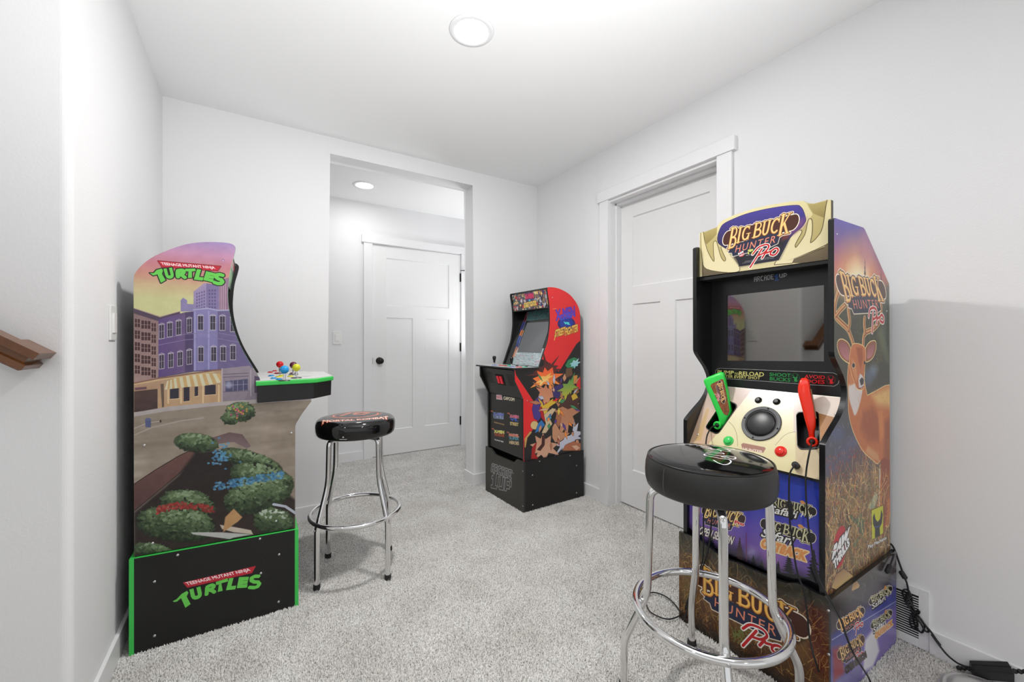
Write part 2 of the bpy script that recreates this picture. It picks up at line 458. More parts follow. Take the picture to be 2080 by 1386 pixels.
# carpet
def carpet_mat(name, tuft=False):
    m = bpy.data.materials.new(name); m.use_nodes = True; nt = m.node_tree; p = nt.nodes['Principled BSDF']
    p.inputs['Roughness'].default_value = 0.95; p.inputs['Specular IOR Level'].default_value = 0.1
    tc = nt.nodes.new('ShaderNodeTexCoord')
    n1 = nt.nodes.new('ShaderNodeTexNoise'); n1.inputs['Scale'].default_value = 170; n1.inputs['Detail'].default_value = 2
    n2 = nt.nodes.new('ShaderNodeTexNoise'); n2.inputs['Scale'].default_value = 5; n2.inputs['Detail'].default_value = 3
    nt.links.new(tc.outputs['Object'], n1.inputs['Vector']); nt.links.new(tc.outputs['Object'], n2.inputs['Vector'])
    r = nt.nodes.new('ShaderNodeValToRGB')
    e = r.color_ramp.elements
    e[0].position = 0.30; e[0].color = srgb(*((148, 146, 143) if tuft else (128, 126, 122)))
    e[1].position = 0.66; e[1].color = srgb(*((240, 239, 236) if tuft else (212, 210, 206)))
    x = r.color_ramp.elements.new(0.46); x.color = srgb(*((214, 212, 209) if tuft else (178, 176, 172)))
    nt.links.new(n1.outputs['Fac'], r.inputs[0])
    mx = nt.nodes.new('ShaderNodeMix'); mx.data_type = 'RGBA'; mx.blend_type = 'MULTIPLY'; mx.inputs[0].default_value = 1
    r2 = nt.nodes.new('ShaderNodeValToRGB'); r2.color_ramp.elements[0].color = (0.86, 0.85, 0.84, 1); r2.color_ramp.elements[1].color = (1, 1, 1, 1)
    r2.color_ramp.elements[0].position = 0.35; r2.color_ramp.elements[1].position = 0.65
    nt.links.new(n2.outputs['Fac'], r2.inputs[0]); nt.links.new(r.outputs[0], mx.inputs[6]); nt.links.new(r2.outputs[0], mx.inputs[7])
    nt.links.new(mx.outputs[2], p.inputs['Base Color'])
    if not tuft:
        b = nt.nodes.new('ShaderNodeBump'); b.inputs['Strength'].default_value = 0.8; b.inputs['Distance'].default_value = 0.004
        nt.links.new(n1.outputs['Fac'], b.inputs['Height']); nt.links.new(b.outputs['Normal'], p.inputs['Normal'])
    return m
M_carpet = carpet_mat('carpet_backing'); M_tuft = carpet_mat('carpet_tufts', True)

# ------------------------------------------------------------------ the room
XL, XR, YB, YJ, YH = -0.407, 2.055, 2.870, 1.555, 4.05   # left wall, right wall, back wall, stair wall, hall back wall
FLOOR = struct(bxo('floor', -3.0, 3.2, -3.2, 4.3, -0.1, 0.0, M_carpet))
struct(bxo('ceiling', -3.0, 3.2, -3.2, 4.3, CEIL, CEIL + 0.1, M_ceil))

def wall_block(name, x0, x1, y0, y1, z0=0.0, z1=CEIL, round_edges=(), r=0.016):
    bm = bmesh.new(); box(bm, x0, x1, y0, y1, z0, z1)
    es = []
    for e in bm.edges:
        a, b = e.verts
        for (ex, ey, ez) in round_edges:
            ok = True
            for v in (a, b):
                if ex is not None and abs(v.co.x - ex) > 1e-4: ok = False
                if ey is not None and abs(v.co.y - ey) > 1e-4: ok = False
                if ez is not None and abs(v.co.z - ez) > 1e-4: ok = False
            if ok: es.append(e)
    if es: bmesh.ops.bevel(bm, geom=es, offset=r, segments=8, affect='EDGES', profile=0.5)
    o = obj(name, bm, M_wall)
    return struct(o)
wall_block('wall_left', -3.0, XL, YJ, 3.02, round_edges=[(XL, YJ, None)], r=0.022)
OX0, OX1, OZ, WT = 0.410, 1.456, 2.337, 0.155
def back_wall():
    bm = bmesh.new()
    out = [(XL, 0), (OX0, 0), (OX0, OZ), (OX1, OZ), (OX1, 0), (XR + 0.2, 0), (XR + 0.2, CEIL), (XL, CEIL)]
    va, vb = prism(bm, [(x, YB, z) for x, z in out], [(x, YB + WT, z) for x, z in out])
    es = [e for e in bm.edges if any(e.verts[0] in v and e.verts[1] in v for v in (va[1:5], vb[1:5]))]
    bmesh.ops.bevel(bm, geom=es, offset=0.014, segments=6, affect='EDGES', profile=0.5)
    struct(obj('wall_back', bm, M_wall))
back_wall()
# right wall with its door opening
DY0, DY1, DZ = 1.252, 2.027, 2.075
wall_block('wall_right', XR, XR + 0.14, DY1, YB)
wall_block('wall_right', XR, XR + 0.14, -3.2, DY0)
wall_block('wall_right', XR, XR + 0.14, DY0, DY1, DZ, CEIL)
# hall behind the opening
HX0, HX1, HDZ = 0.968, 1.894, 2.052
wall_block('wall_hall_back', -0.6, HX0, YH, YH + 0.12)
wall_block('wall_hall_back', HX1, 3.0, YH, YH + 0.12)
wall_block('wall_hall_back', HX0, HX1, YH, YH + 0.12, HDZ, CEIL)
wall_block('wall_hall_left', -0.7, -0.6, YB + WT, YH + .12)
wall_block('wall_hall_right', 2.9, 3.0, YB + WT, YH + .12)

def door(name, origin, ax, ay, width, height, label_knob=True, knob_side=0):
    """panelled slab: origin bottom-left as seen, ax along the width, ay outwards normal"""
    O = Vector(origin); A = Vector(ax); N = Vector(ay); Z = Vector((0, 0, 1))
    t = 0.035; rec = 0.009
    P = lambda a, z, d: O + A * a + Z * z + N * d
    bm = bmesh.new()
    s = 0.115 * width / 0.78 * 0.95
    zt = height - 0.115; zm1 = height * 0.715; zm0 = zm1 - 0.115; zb = 0.24
    mid = width / 2; hs = s * 0.5
    rects = [(s, width - s, zm1, zt), (s, mid - hs, zb, zm0), (mid + hs, width - s, zb, zm0)]
    xs = sorted({0, s, mid - hs, mid + hs, width - s, width}); zs = sorted({0, zb, zm0, zm1, zt, height})
    def inside(a, z): return any(r[0] < a < r[1] and r[2] < z < r[3] for r in rects)
    def q(*p): bm.faces.new([bm.verts.new(x) for x in p])
    for i in range(len(xs) - 1):
        for j in range(len(zs) - 1):
            if not inside((xs[i] + xs[i + 1]) / 2, (zs[j] + zs[j + 1]) / 2):
                q(P(xs[i], zs[j], 0), P(xs[i + 1], zs[j], 0), P(xs[i + 1], zs[j + 1], 0), P(xs[i], zs[j + 1], 0))
    for (a0, a1, z0, z1) in rects:
        c = [(a0, z0), (a1, z0), (a1, z1), (a0, z1)]; e = 0.006
        ci = [(a0 + e, z0 + e), (a1 - e, z0 + e), (a1 - e, z1 - e), (a0 + e, z1 - e)]
        for k in range(4):
            q(P(*c[k], 0), P(*c[(k + 1) % 4], 0), P(*ci[(k + 1) % 4], -rec), P(*ci[k], -rec))
        q(*[P(*x, -rec) for x in ci])
    # edges and back
    c = [(0, 0), (width, 0), (width, height), (0, height)]
    for k in range(4): q(P(*c[k], 0), P(*c[k], -t), P(*c[(k + 1) % 4], -t), P(*c[(k + 1) % 4], 0))
    q(*[P(*x, -t) for x in c])
    bmesh.ops.remove_doubles(bm, verts=bm.verts[:], dist=1e-5)
    return struct(obj(name, bm, M_door))
d1 = door('door_1', (HX0 + 0.006, YH + 0.001, 0.012), (1, 0, 0), (0, -1, 0), HX1 - HX0 - 0.012, 2.03)
d2 = door('door_2', (XR + 0.100, DY1 - 0.003, 0.012), (0, -1, 0), (-1, 0, 0), DY1 - DY0 - 0.006, 2.055)
# knob, hinges of the hall door
bm = bmesh.new()
kx, kz = HX0 + 0.068, 0.93
lathe(bm, [(0, 0), (.033, 0), (.033, .006), (.028, .009), (.012, .012), (.010, .03), (.016, .036), (.027, .046), (.029, .058), (.022, .068), (0, .071)], M=Matrix.Translation((kx, YH + 0.001, kz)) @ Matrix.Rotation(math.pi / 2, 4, 'X'))
obj('door_knob', bm, M_hard, d1, smooth=True)
bxo('latch_plate', HX0 + 0.0005, HX0 + 0.0055, YH - 0.003, YH + 0.02, 0.90, 0.96, M_hard, d1)
for hz in (1.80, 1.055, 0.27):
    bm = bmesh.new()
    lathe(bm, [(0, -.045), (.0065, -.045), (.0065, .045), (0, .045)], n=12, M=Matrix.Translation((HX1 - 0.004, YH - 0.006, hz)))
    box(bm, HX1 - 0.012, HX1 - 0.004, YH - 0.003, YH + 0.01, hz - .045, hz + .045)
    obj('hinge', bm, M_hard, d1)
bm = bmesh.new(); tube(bm, [(HX1 - .004, YH - .01, 1.875), (HX1 + .03, YH - .035, 1.875)], .004, 8); lathe(bm, [(0, 0), (.009, 0), (.009, .01), (0, .01)], n=12, M=Matrix.Translation((HX1 + .03, YH - .038, 1.87)))
obj('door_stop', bm, M_hard, d1)

# casings
def casing(nm, seq): 
    for k, a in enumerate(seq):
        struct(bxo(nm, *a, M_trim, bevel=0.0015))
cw = 0.080
casing('trim_1', [(XR - 0.017, XR, DY1, DY1 + cw, 0, DZ), (XR - 0.017, XR, DY0 - cw, DY0, 0, DZ)])
casing('trim_2', [(XR - 0.024, XR, DY0 - cw - 0.018, DY1 + cw + 0.018, DZ, DZ + 0.072)])
# jambs of the right door with the stop strips
casing('trim_3', [(XR - 0.001, XR + 0.14, DY1 - 0.001, DY1 + 0.02, 0, DZ), (XR - 0.001, XR + 0.14, DY0 - 0.02, DY0 + 0.001, 0, DZ), (XR - 0.001, XR + 0.14, DY0, DY1, DZ - 0.016, DZ + 0.004)])
casing('trim_4', [(XR + 0.055, XR + 0.099, DY1 - 0.012, DY1 - 0.001, 0, DZ - 0.016), (XR + 0.055, XR + 0.099, DY0 + 0.001, DY0 + 0.012, 0, DZ - 0.016), (XR + 0.055, XR + 0.099, DY0, DY1, DZ - 0.03, DZ - 0.016)])
casing('trim_5', [(HX0 - cw, HX0, YH - 0.017, YH, 0, HDZ), (HX1, HX1 + cw, YH - 0.017, YH, 0, HDZ), (HX0 - cw - 0.018, HX1 + cw + 0.018, YH - 0.024, YH, HDZ, HDZ + 0.072)])
casing('trim_6', [(HX0, HX0 + 0.006, YH, YH + 0.1, 0, HDZ), (HX1 - 0.006, HX1, YH, YH + 0.1, 0, HDZ), (HX0, HX1, YH, YH + 0.1, HDZ - 0.006, HDZ)])
bh, bt = 0.088, 0.013
def base(nm, x0, x1, y0, y1):
    struct(bxo(nm, x0, x1, y0, y1, 0, bh, M_trim, bevel=0.003))
base('baseboard_left', XL, XL + bt, YJ, YB)
base('baseboard_back', XL, OX0, YB - bt, YB); base('baseboard_back', OX1 - bt, XR, YB - bt, YB)
base('baseboard_opening', OX1 - bt, OX1, YB, YB + WT); base('baseboard_opening', OX0, OX0 + bt, YB - bt, YB + WT)
base('baseboard_right', XR - bt, XR, DY1 + cw, YB); base('baseboard_right', XR - bt, XR, 0.90, DY0 - cw); base('baseboard_right', XR - bt, XR, -3.2, 0.458)
base('baseboard_hall', -0.6, HX0 - cw, YH - bt, YH); base('baseboard_hall', HX1 + cw, 2.9, YH - bt, YH)

# stair flight at the far left (its first tread just shows) 
stairs = thing('staircase', 'carpeted stair flight whose lowest tread just shows at the bottom left corner', 'stairs', (-0.44, 1.05, 0))
for k in range(5):
    x1 = -0.440 - 0.27 * k
    bxo('step', x1 - 0.2699, x1, 0.55, YJ - 0.001, 0.0, 0.195 * (k + 1), M_carpet, stairs, bevel=0.012)

# ---- carpet pile: one countless mat of tufts
def tufts():
    sp = 0.0058
    rects = [(XL + 0.005, XR - 0.005, -0.05, YB), (OX0, OX1, YB, YB + WT), (0.0, 2.3, YB + WT, YH), (XR, XR + 0.11, DY0, DY1)]
    pts = []
    for i, (x0, x1, y0, y1) in enumerate(rects):
        s = sp if i == 0 else 0.009
        gx, gy = np.meshgrid(np.arange(x0, x1, s), np.arange(y0, y1, s * 0.9)); 
        q = np.stack([gx.ravel(), gy.ravel()], 1); q += RNG.uniform(-0.5, 0.5, q.shape) * s
        pts.append(np.concatenate([q, np.full((len(q), 1), s / sp)], 1))
    q = np.concatenate(pts)
    f = np.array(FWD)[:2]; r = np.array(RGT)[:2]
    d = q[:, :2] @ f; l = q[:, :2] @ r
    ok = (d > 1.0) & (np.abs(l) < d * 1.26 + 0.25)
    ok &= ~((q[:, 0] < 0.16) & (q[:, 1] > 1.965) & (q[:, 1] < 2.47)) & ~((q[:, 0] > 1.51) & (q[:, 1] > 2.25) & (q[:, 1] < 2.7)) & ~((q[:, 0] > 1.465) & (q[:, 1] > 0.55) & (q[:, 1] < 1.04))
    q = q[ok]; n = len(q)
    R = 0.0037 * RNG.uniform(0.7, 1.2, n) * q[:, 2]; Hh = 0.009 * RNG.uniform(0.6, 1.25, n); a0 = RNG.uniform(0, 6.28, n)
    la = RNG.uniform(0, 6.28, n); ll = 0.0055 * RNG.uniform(0, 1, n)
    V = np.zeros((n, 4, 3), np.float32)
    for k in range(3):
        V[:, k, 0] = q[:, 0] + R * np.cos(a0 + k * 2.094); V[:, k, 1] = q[:, 1] + R * np.sin(a0 + k * 2.094); V[:, k, 2] = 0.0
    V[:, 3, 0] = q[:, 0] + ll * np.cos(la); V[:, 3, 1] = q[:, 1] + ll * np.sin(la); V[:, 3, 2] = Hh
    idx = np.arange(n)[:, None] * 4
    F = np.concatenate([idx + np.array([[0, 1, 3]]), idx + np.array([[1, 2, 3]]), idx + np.array([[2, 0, 3]])], 1).reshape(-1)
    me = bpy.data.meshes.new('carpet_pile')
    me.vertices.add(n * 4); me.vertices.foreach_set('co', V.reshape(-1))
    nf = n * 3
    me.loops.add(nf * 3); me.loops.foreach_set('vertex_index', F.astype(np.int32))
    me.polygons.add(nf); me.polygons.foreach_set('loop_start', np.arange(0, nf * 3, 3, dtype=np.int32)); me.polygons.foreach_set('loop_total', np.full(nf, 3, np.int32))
    me.update(); me.validate()
    me.materials.append(M_tuft)
    o = bpy.data.objects.new('carpet_pile', me); COL.objects.link(o)
    o['kind'] = 'stuff'; o.parent = FLOOR
tufts()

# ---- recessed lights
M_emit = mat('lamp_lens', (250, 250, 250), emis=(1.0, 0.985, 0.96), estr=12.0)
def downlight(x, y, label):
    t = thing('recessed_light', label, 'ceiling light', (x, y, CEIL), 'recessed ceiling lights')
    bm = bmesh.new(); lathe(bm, [(.068, -.001), (.072, -.006), (.092, -.004), (.095, 0.0), (.068, 0.0)], x, y, n=40)
    bmesh.ops.translate(bm, verts=bm.verts[:], vec=(0, 0, CEIL)); obj('trim_ring', bm, M_trim, t, smooth=True)
    bm = bmesh.new(); lathe(bm, [(0, -.0005), (.069, -.0005), (.069, -.003), (0, -.003)], x, y, n=40)
    bmesh.ops.translate(bm, verts=bm.verts[:], vec=(0, 0, CEIL)); obj('lens', bm, M_emit, t)
downlight(0.786, 1.573, 'round recessed light glaring in the ceiling of the games room')
downlight(0.80, 3.607, 'small round recessed light in the hall ceiling beyond the opening')
downlight(0.786, -0.55, 'recessed light in the ceiling behind the camera')
for o in list(bpy.data.objects):
    if o.name.startswith('recessed_light') and o.location.y < 0: pass

# ---- switches
def switch(label, O, A, N, zc, n_slider=False, wv=0.072, hv=0.117):
    O = Vector(O); A = Vector(A); N = Vector(N); Z = Vector((0, 0, 1))
    t = thing('light_switch', label, 'switch', O + Z * zc)
    def slab(nm, a0, a1, z0, z1, d0, d1, bev=0.0015):
        bm = bmesh.new()
        c = [(a0, z0), (a1, z0), (a1, z1), (a0, z1)]
        prism(bm, [O + A * a + Z * (zc + z) + N * d0 for a, z in c], [O + A * a + Z * (zc + z) + N * d1 for a, z in c])
        return obj(nm, bm, M_plate, t, bevel=bev)
    slab('wall_plate', -wv / 2, wv / 2, -hv / 2, hv / 2, 0, 0.006)
    slab('rocker', -0.017, 0.017, -0.034, 0.034, 0.005, 0.0105)
    if n_slider:
        slab('dimmer_slider', 0.019, 0.023, -0.03, -0.020, 0.005, 0.0085)
switch('white rocker switch plate on the hall wall left of the far door', (0.655, YH, 0), (1, 0, 0), (0, -1, 0), 1.148)
switch('white dimmer switch plate on the left wall beside the tall green edged cabinet', (XL, 1.925, 0), (0, 1, 0), (1, 0, 0), 1.178, True)

# ---- handrail on the stair wall
M_wood = mat('stained_oak', (104, 62, 28), rough=0.25, noise=0.35, nscale=30, spec=0.5)
def handrail():
    t = thing('handrail', 'stained brown wooden stair handrail ending in a wall return, far left', 'handrail', (-0.435, YJ, 1.085))
    sl = Vector((-0.82, 0, 0.572)).normalized(); up = Vector((0.572, 0, 0.82)).normalized()
    E = Vector((-0.435, 0, 1.0857))
    # profile across: (distance from front face inward, height below top)
    prof = [(0, 0), (0, .018), (.011, .020), (.012, .034), (.003, .037), (.003, .050), (.008, .0545), (.052, .0545), (.057, .050), (.057, .037), (.048, .034), (.049, .020), (.060, .018), (.060, 0)]
    y0 = 1.4517
    # the run: profile in (Y, up), starting on the mitre plane
    bm = bmesh.new()
    A = []; B = []
    for (a, h) in prof:
        A.append(E + sl * a - up * h + Vector((0, y0 + a, 0)))       # mitre
        B.append(E + sl * 1.6 - up * h + Vector((0, y0 + a, 0)))
    prism(bm, A, B); obj('rail', bm, M_wood, t)
    bm = bmesh.new(); A = []; B = []
    for (a, h) in prof:
        A.append(E + sl * a - up * h + Vector((0, y0 + a, 0)))
        B.append(E + sl * a - up * h + Vector((0, YJ, 0)))
    prism(bm, A, B); obj('wall_return', bm, M_wood, t)
handrail()

# ---- return air grille low on the right wall
def grille():
    y0, y1, z0, z1 = 0.458, 0.90, 0.004, 0.218
    t = thing('vent_grille', 'white louvred air return grille low on the wall behind the hunting game', 'vent', (XR, (y0 + y1) / 2, z0))
    bm = bmesh.new(); f = XR - 0.008
    box(bm, f, XR, y0, y0 + .028, z0, z1); box(bm, f, XR, y1 - .03, y1, z0, z1); box(bm, f, XR, y0 + .028, y1 - .03, z1 - .028, z1); box(bm, f, XR, y0 + .028, y1 - .03, z0, z0 + .03)
    obj('frame', bm, M_trim, t, bevel=0.001)
    bxo('back_plate', XR - 0.002, XR - 0.0005, y0 + .02, y1 - .02, z0 + .02, z1 - .02, mat('duct_dark', (38, 37, 36), rough=0.8), t)
    n = 17; me = None
    for i in range(n):
        z = z0 + .034 + (z1 - z0 - .066) * (i + .5) / n
        if me is None:
            bm = bmesh.new()
            A = [(XR - .009, y0 + .027, z + .0018), (XR - .003, y0 + .027, z - .0010), (XR - .003, y0 + .027, z - .0022), (XR - .009, y0 + .027, z - .0018)]
            prism(bm, A, [(x, y1 - .029, zz) for x, _, zz in A]); o = obj('slat', bm, M_trim, t); me = o.data; zb = z
        else:
            o = bpy.data.objects.new('slat', me); COL.objects.link(o); o.parent = t; o.location = (0, 0, z - zb)
grille()
# ================================================================== cabinet helpers
def ZM(s, ox, oy):
    """reader's aid: coordinates taken on an enlarged crop -> photo pixels"""
    def f(*pts):
        r = [(ox + x / s, oy + y / s) for x, y in pts]
        return r
    return f
def panelXZ(name, prof, ya, yb, m, parent, art=None, art_m=None, side=-1, edge=None, edge_ok=None):
    """board with an outline in (x, z), between y = ya and yb; the printed face looks towards -y (side=-1) or +y"""
    bm = bmesh.new()
    prism(bm, [(x, ya, z) for x, z in prof], [(x, yb, z) for x, z in prof])
    mats = [m] + ([art_m] if art_m else []) + ([edge] if edge else [])
    o = obj(name, bm, m, parent, mats=mats)
    if art: set_uv(o, lambda c: (c.x, c.z), art, lambda n, c: n.y * side > 0.9, 1)
    if edge:
        for p in o.data.polygons:
            if abs(p.normal.y) < 0.5 and (edge_ok is None or edge_ok(p)): p.material_index = len(mats) - 1
    return o
def screw(parent, co, n, r=0.0045):
    bm = bmesh.new(); n = Vector(n)
    M = Matrix.Translation(co) @ n.to_track_quat('Z', 'Y').to_matrix().to_4x4()
    lathe(bm, [(0, 0.0022), (r * .6, 0.0019), (r, 0.0008), (r, -0.001)], n=12, M=M)
    return obj('screw', bm, M_screw, parent, smooth=True)
def quad_plate(name, pts, thick, m, parent, art=None, art_m=None, uvf=None, bevel=0.0, mats_extra=None):
    """flat board from an outline of 3-D points (front face), thickness backwards"""
    P = [Vector(p) for p in pts]
    n = Vector((0, 0, 0))
    for i in range(len(P)): n += (P[i] - P[0]).cross(P[(i + 1) % len(P)] - P[0])
    n.normalize()
    to_cam = (EYE - P[0])
    if n.dot(to_cam) < 0: n = -n
    bm = bmesh.new(); prism(bm, P, [p - n * thick for p in P])
    o = obj(name, bm, m, parent, mats=[m] + ([art_m] if art_m else []), bevel=bevel)
    if art: set_uv(o, uvf, art, lambda nn, c: nn.dot(n) > 0.9, 1)
    return o

# ================================================================== the turtle-green city cabinet on the left
def turtle_cabinet():
    Yn, Yf = 1.970, 2.465
    root = thing('arcade_cabinet', 'tall four player arcade cabinet with city street side art and green edged black base', 'arcade cabinet', (-0.1, 2.217, 0))
    at = lambda x, y: (lambda p: (p.x, p.z))(hit(x, y, (0, Yn, 0), (0, 1, 0)))
    prof = [(-0.358, 0.345), (-0.359, 1.334), (-0.356, 1.356), (-0.343, 1.381), (-0.318, 1.412), (-0.286, 1.438), (-0.246, 1.463), (-0.203, 1.484), (-0.152, 1.497), (-0.103, 1.502), (-0.072, 1.501), (-0.060, 1.494), (-0.056, 1.482), (-0.061, 1.453), (-0.073, 1.401), (-0.079, 1.345), (-0.081, 1.289), (-0.076, 1.233), (-0.062, 1.166), (-0.042, 1.104), (-0.014, 1.042), (0.023, 0.971), (0.028, 0.955), (0.215, 0.950), (0.215, 0.856), (0.180, 0.807), (0.160, 0.772), (0.154, 0.755), (0.154, 0.326)]
    prof = [prof[0]] + osp(prof[1:23], 4) + osp(prof[22:25], 1)[1:-1] + prof[24:25] + osp(prof[25:28], 4) + prof[28:]
    prof = [p for i, p in enumerate(prof) if i == 0 or (abs(p[0] - prof[i - 1][0]) + abs(p[1] - prof[i - 1][1])) > 1e-4]
    # ---- printed side
    A = Art(-0.37, 0.23, 0.30, 1.52, 1250, (150, 130, 110), at)
    A.vgrad([(0.70, (150, 134, 116)), (0.90, (160, 145, 128)), (1.20, (226, 226, 150)), (1.275, (222, 218, 148)), (1.325, (226, 190, 140)), (1.36, (226, 150, 128)), (1.40, (222, 128, 140)), (1.45, (214, 146, 188)), (1.50, (168, 138, 200))])
    A.noise(0.05, 14, 3)
    z1 = ZM(3.466, 230, 460); z4 = ZM(6.71, 250, 700)
    PUR, PURD, PURL, LIN = (112, 92, 156), (84, 56, 120), (150, 138, 196), (200, 190, 205)
    # far towers
    A.poly(z1((735, 380), (815, 360), (815, 600), (735, 600)), (160, 118, 150))
    for x in (745, 760, 775, 790): A.line(z1((x, 385), (x, 595)), .0022, (205, 165, 180))
    A.poly(z1((565, 460), (640, 400), (745, 415), (745, 600), (565, 600)), (150, 136, 190), col2=(176, 150, 196))
    A.poly(z1((655, 400), (745, 415), (745, 600), (655, 600)), (136, 118, 176))
    for yy in range(6):
        for xx in range(4):
            A.poly(z1((585 + xx * 17, 470 + yy * 22 - xx * 5), (594 + xx * 17, 467 + yy * 22 - xx * 5), (594 + xx * 17, 480 + yy * 22 - xx * 5), (585 + xx * 17, 483 + yy * 22 - xx * 5)), (104, 92, 156))
        for xx in range(3):
            A.poly(z1((672 + xx * 20, 445 + yy * 24), (682 + xx * 20, 446 + yy * 24), (682 + xx * 20, 458 + yy * 24), (672 + xx * 20, 457 + yy * 24)), (92, 78, 144))
    A.poly(z1((475, 520), (492, 502), (520, 520), (520, 545), (565, 550), (565, 600), (475, 600)), (146, 134, 190))
    # purple block, left to right
    A.poly(z1((143, 580), (320, 650), (320, 1070), (143, 1120)), (176, 140, 132), col2=(150, 116, 116))
    A.poly(z1((143, 578), (330, 640), (470, 600), (470, 625), (330, 672), (143, 612)), (88, 66, 92))
    A.line(z1((143, 576), (330, 636), (480, 597)), .002, (190, 150, 150))
    for r in range(5):
        for c, (x0, x1) in enumerate(((152, 188), (198, 262), (270, 300))):
            y = 650 + r * 82 + (x0 - 150) * .25; yb_ = 60
            A.poly(z1((x0, y), (x1, y + (x1 - x0) * .1), (x1, y + yb_), (x0, y + yb_ - 2)), (74, 36, 40))
            n = 3 if c == 1 else 2
            for k in range(1, n): A.line(z1((x0 + (x1 - x0) * k / n, y), (x0 + (x1 - x0) * k / n, y + yb_)), .0013, (196, 160, 150))
            A.line(z1((x0, y + 30), (x1, y + 32)), .0013, (196, 160, 150))
    A.poly(z1((318, 655), (505, 605), (505, 1025), (318, 1070)), (98, 66, 142), col2=(112, 84, 140), gdir=(1, 0))
    A.poly(z1((505, 605), (570, 600), (570, 1020), (505, 1030)), (84, 62, 116))
    A.poly(z1((565, 590), (665, 580), (735, 595), (735, 1010), (665, 1020), (565, 1020)), (128, 120, 186), col2=(140, 132, 196))
    A.poly(z1((735, 595), (830, 590), (1000, 1000), (735, 1010)), (110, 96, 152))
    for x in (575, 672): A.line(z1((x, 600), (x, 1015)), .0048, (160, 156, 214))
    A.line(z1((565, 588), (665, 577), (740, 592), (820, 590)), .005, (176, 172, 214))
    for y in (790, 830): A.line(z1((318, y + 6), (505, y - 30), (560, y - 34), (735, y - 40), (900, y - 10)), .0022, (140, 124, 178))
    for y in (1000, ): A.line(z1((318, y + 62), (565, y + 20), (735, y + 10), (960, y)), .004, (92, 70, 130))
    def win(x0, x1, y0, y1, sk=0.0, fr=(190, 180, 198), gl=(58, 48, 74)):
        A.poly(z1((x0 - 4, y0 - 2 + sk), (x1 + 4, y0 - 2), (x1 + 4, y1 + 5), (x0 - 4, y1 + 5 + sk)), fr)
        A.poly(z1((x0, y0 + 4 + sk), (x1, y0 + 4), (x1, y1), (x0, y1 + sk)), gl)
        mx = (x0 + x1) / 2; my = (y0 + y1) / 2
        A.line(z1((mx, y0), (mx, y1)), .0011, fr); A.line(z1((x0, my + sk), (x1, my)), .0011, fr)
        A.line(z1((x0 - 5, y0 + sk), (mx, y0 - 10 + sk / 2), (x1 + 5, y0)), .002, fr)
    for x, y in ((325, 688), (383, 675), (445, 662), (520, 645), (325, 900), (390, 892), (455, 880), (520, 868)): win(x, x + 31, y, y + 98, 5)
    for x, y in ((598, 628), (684, 628), (752, 630), (826, 640), (600, 850), (690, 848), (757, 846), (826, 838)): win(x, x + 34, y, y + 100, 0)
    # shop row
    A.poly(z4((148, 530), (480, 470), (1240, 350), (1340, 345), (1345, 780), (148, 930)), (206, 160, 110), col2=(196, 158, 120))
    A.poly(z4((150, 590), (470, 545), (470, 880), (150, 925)), (70, 44, 40), col2=(90, 60, 52))
    A.poly(z4((150, 555), (520, 500), (520, 600), (150, 640)), (196, 150, 112)); A.poly(z4((160, 590), (320, 575), (320, 610), (160, 626)), (120, 76, 92))
    A.line(z4((148, 528), (480, 462), (1250, 352), (1340, 345)), .005, (150, 100, 80)); A.line(z4((148, 545), (480, 485), (1240, 375)), .004, (226, 190, 130))
    for a, b, c, d in ((640, 760, 600, 745), (825, 905, 585, 780), (975, 1022, 580, 710), (1115, 1262, 555, 690)):
        A.poly(z4((a, c), (b, c - 6), (b, d - 10), (a, d)), (44, 36, 54)); A.line(z4((a - 8, d + 4), (b + 8, d - 8)), .0026, (234, 196, 140))
    for x in (615, 790, 1090, 1305): A.line(z4((x, 560), (x, 800)), .0055, (232, 196, 142))
    A.poly(z4((510, 540), (555, 535), (560, 850), (530, 860)), (110, 84, 66))
    top = z4((600, 500), (700, 462), (900, 425), (1100, 400), (1310, 395)); bot = z4((568, 618), (720, 600), (930, 575), (1150, 560), (1385, 505))
    n = 18
    def lerp(P, t):
        t *= len(P) - 1; i = min(int(t), len(P) - 2); f = t - i
        return (P[i][0] * (1 - f) + P[i + 1][0] * f, P[i][1] * (1 - f) + P[i + 1][1] * f)
    for i in range(n):
        A.poly([lerp(top, i / n), lerp(top, (i + 1) / n), lerp(bot, (i + 1) / n), lerp(bot, i / n)], (222, 176, 104) if i % 2 else (226, 218, 176))
    # grey-lilac shop at the right
    A.poly(z4((1345, 330), (1720, 290), (1880, 420), (1900, 760), (1345, 770)), (142, 128, 146), col2=(158, 142, 156))
    for y in (400, 440, 640): A.line(z4((1360, y + 8), (1710, y - 10)), .0024, (96, 84, 116))
    A.poly(z4((1395, 500), (1700, 470), (1700, 620), (1395, 645)), (76, 74, 118)); A.ell((250 + 1440 / 6.71, 700 + 550 / 6.71), 7, 7, (180, 184, 210), blur=.01, alpha=.7)
    for x in (1500, 1560, 1640): A.line(z4((x, 490), (x, 630)), .0012, (190, 184, 200))
    A.line(z4((1395, 560), (1700, 540)), .0012, (190, 184, 200))
    A.line(z4((1350, 330), (1350, 780)), .004, (190, 176, 184)); A.line(z4((1740, 350), (1740, 700)), .004, (180, 166, 180))
    A.poly(z4((1790, 430), (1860, 440), (1860, 660), (1790, 660)), (80, 62, 96))
    # pavement and street
    A.poly(z4((145, 930), (600, 850), (1340, 780), (2600, 700), (2600, 1400), (145, 1400)), (186, 174, 172))
    A.poly(z4((145, 985), (600, 910), (1340, 830), (2600, 760), (2600, 4000), (145, 4000)), (158, 141, 122))
    g = A.v0
    nn = vnoise(A.h, A.w, 9, 21, 4); st = vnoise(A.h * 1, max(4, A.w // 14), 60, 5, 2); st = np.repeat(st, 14, axis=1)[:, :A.w]
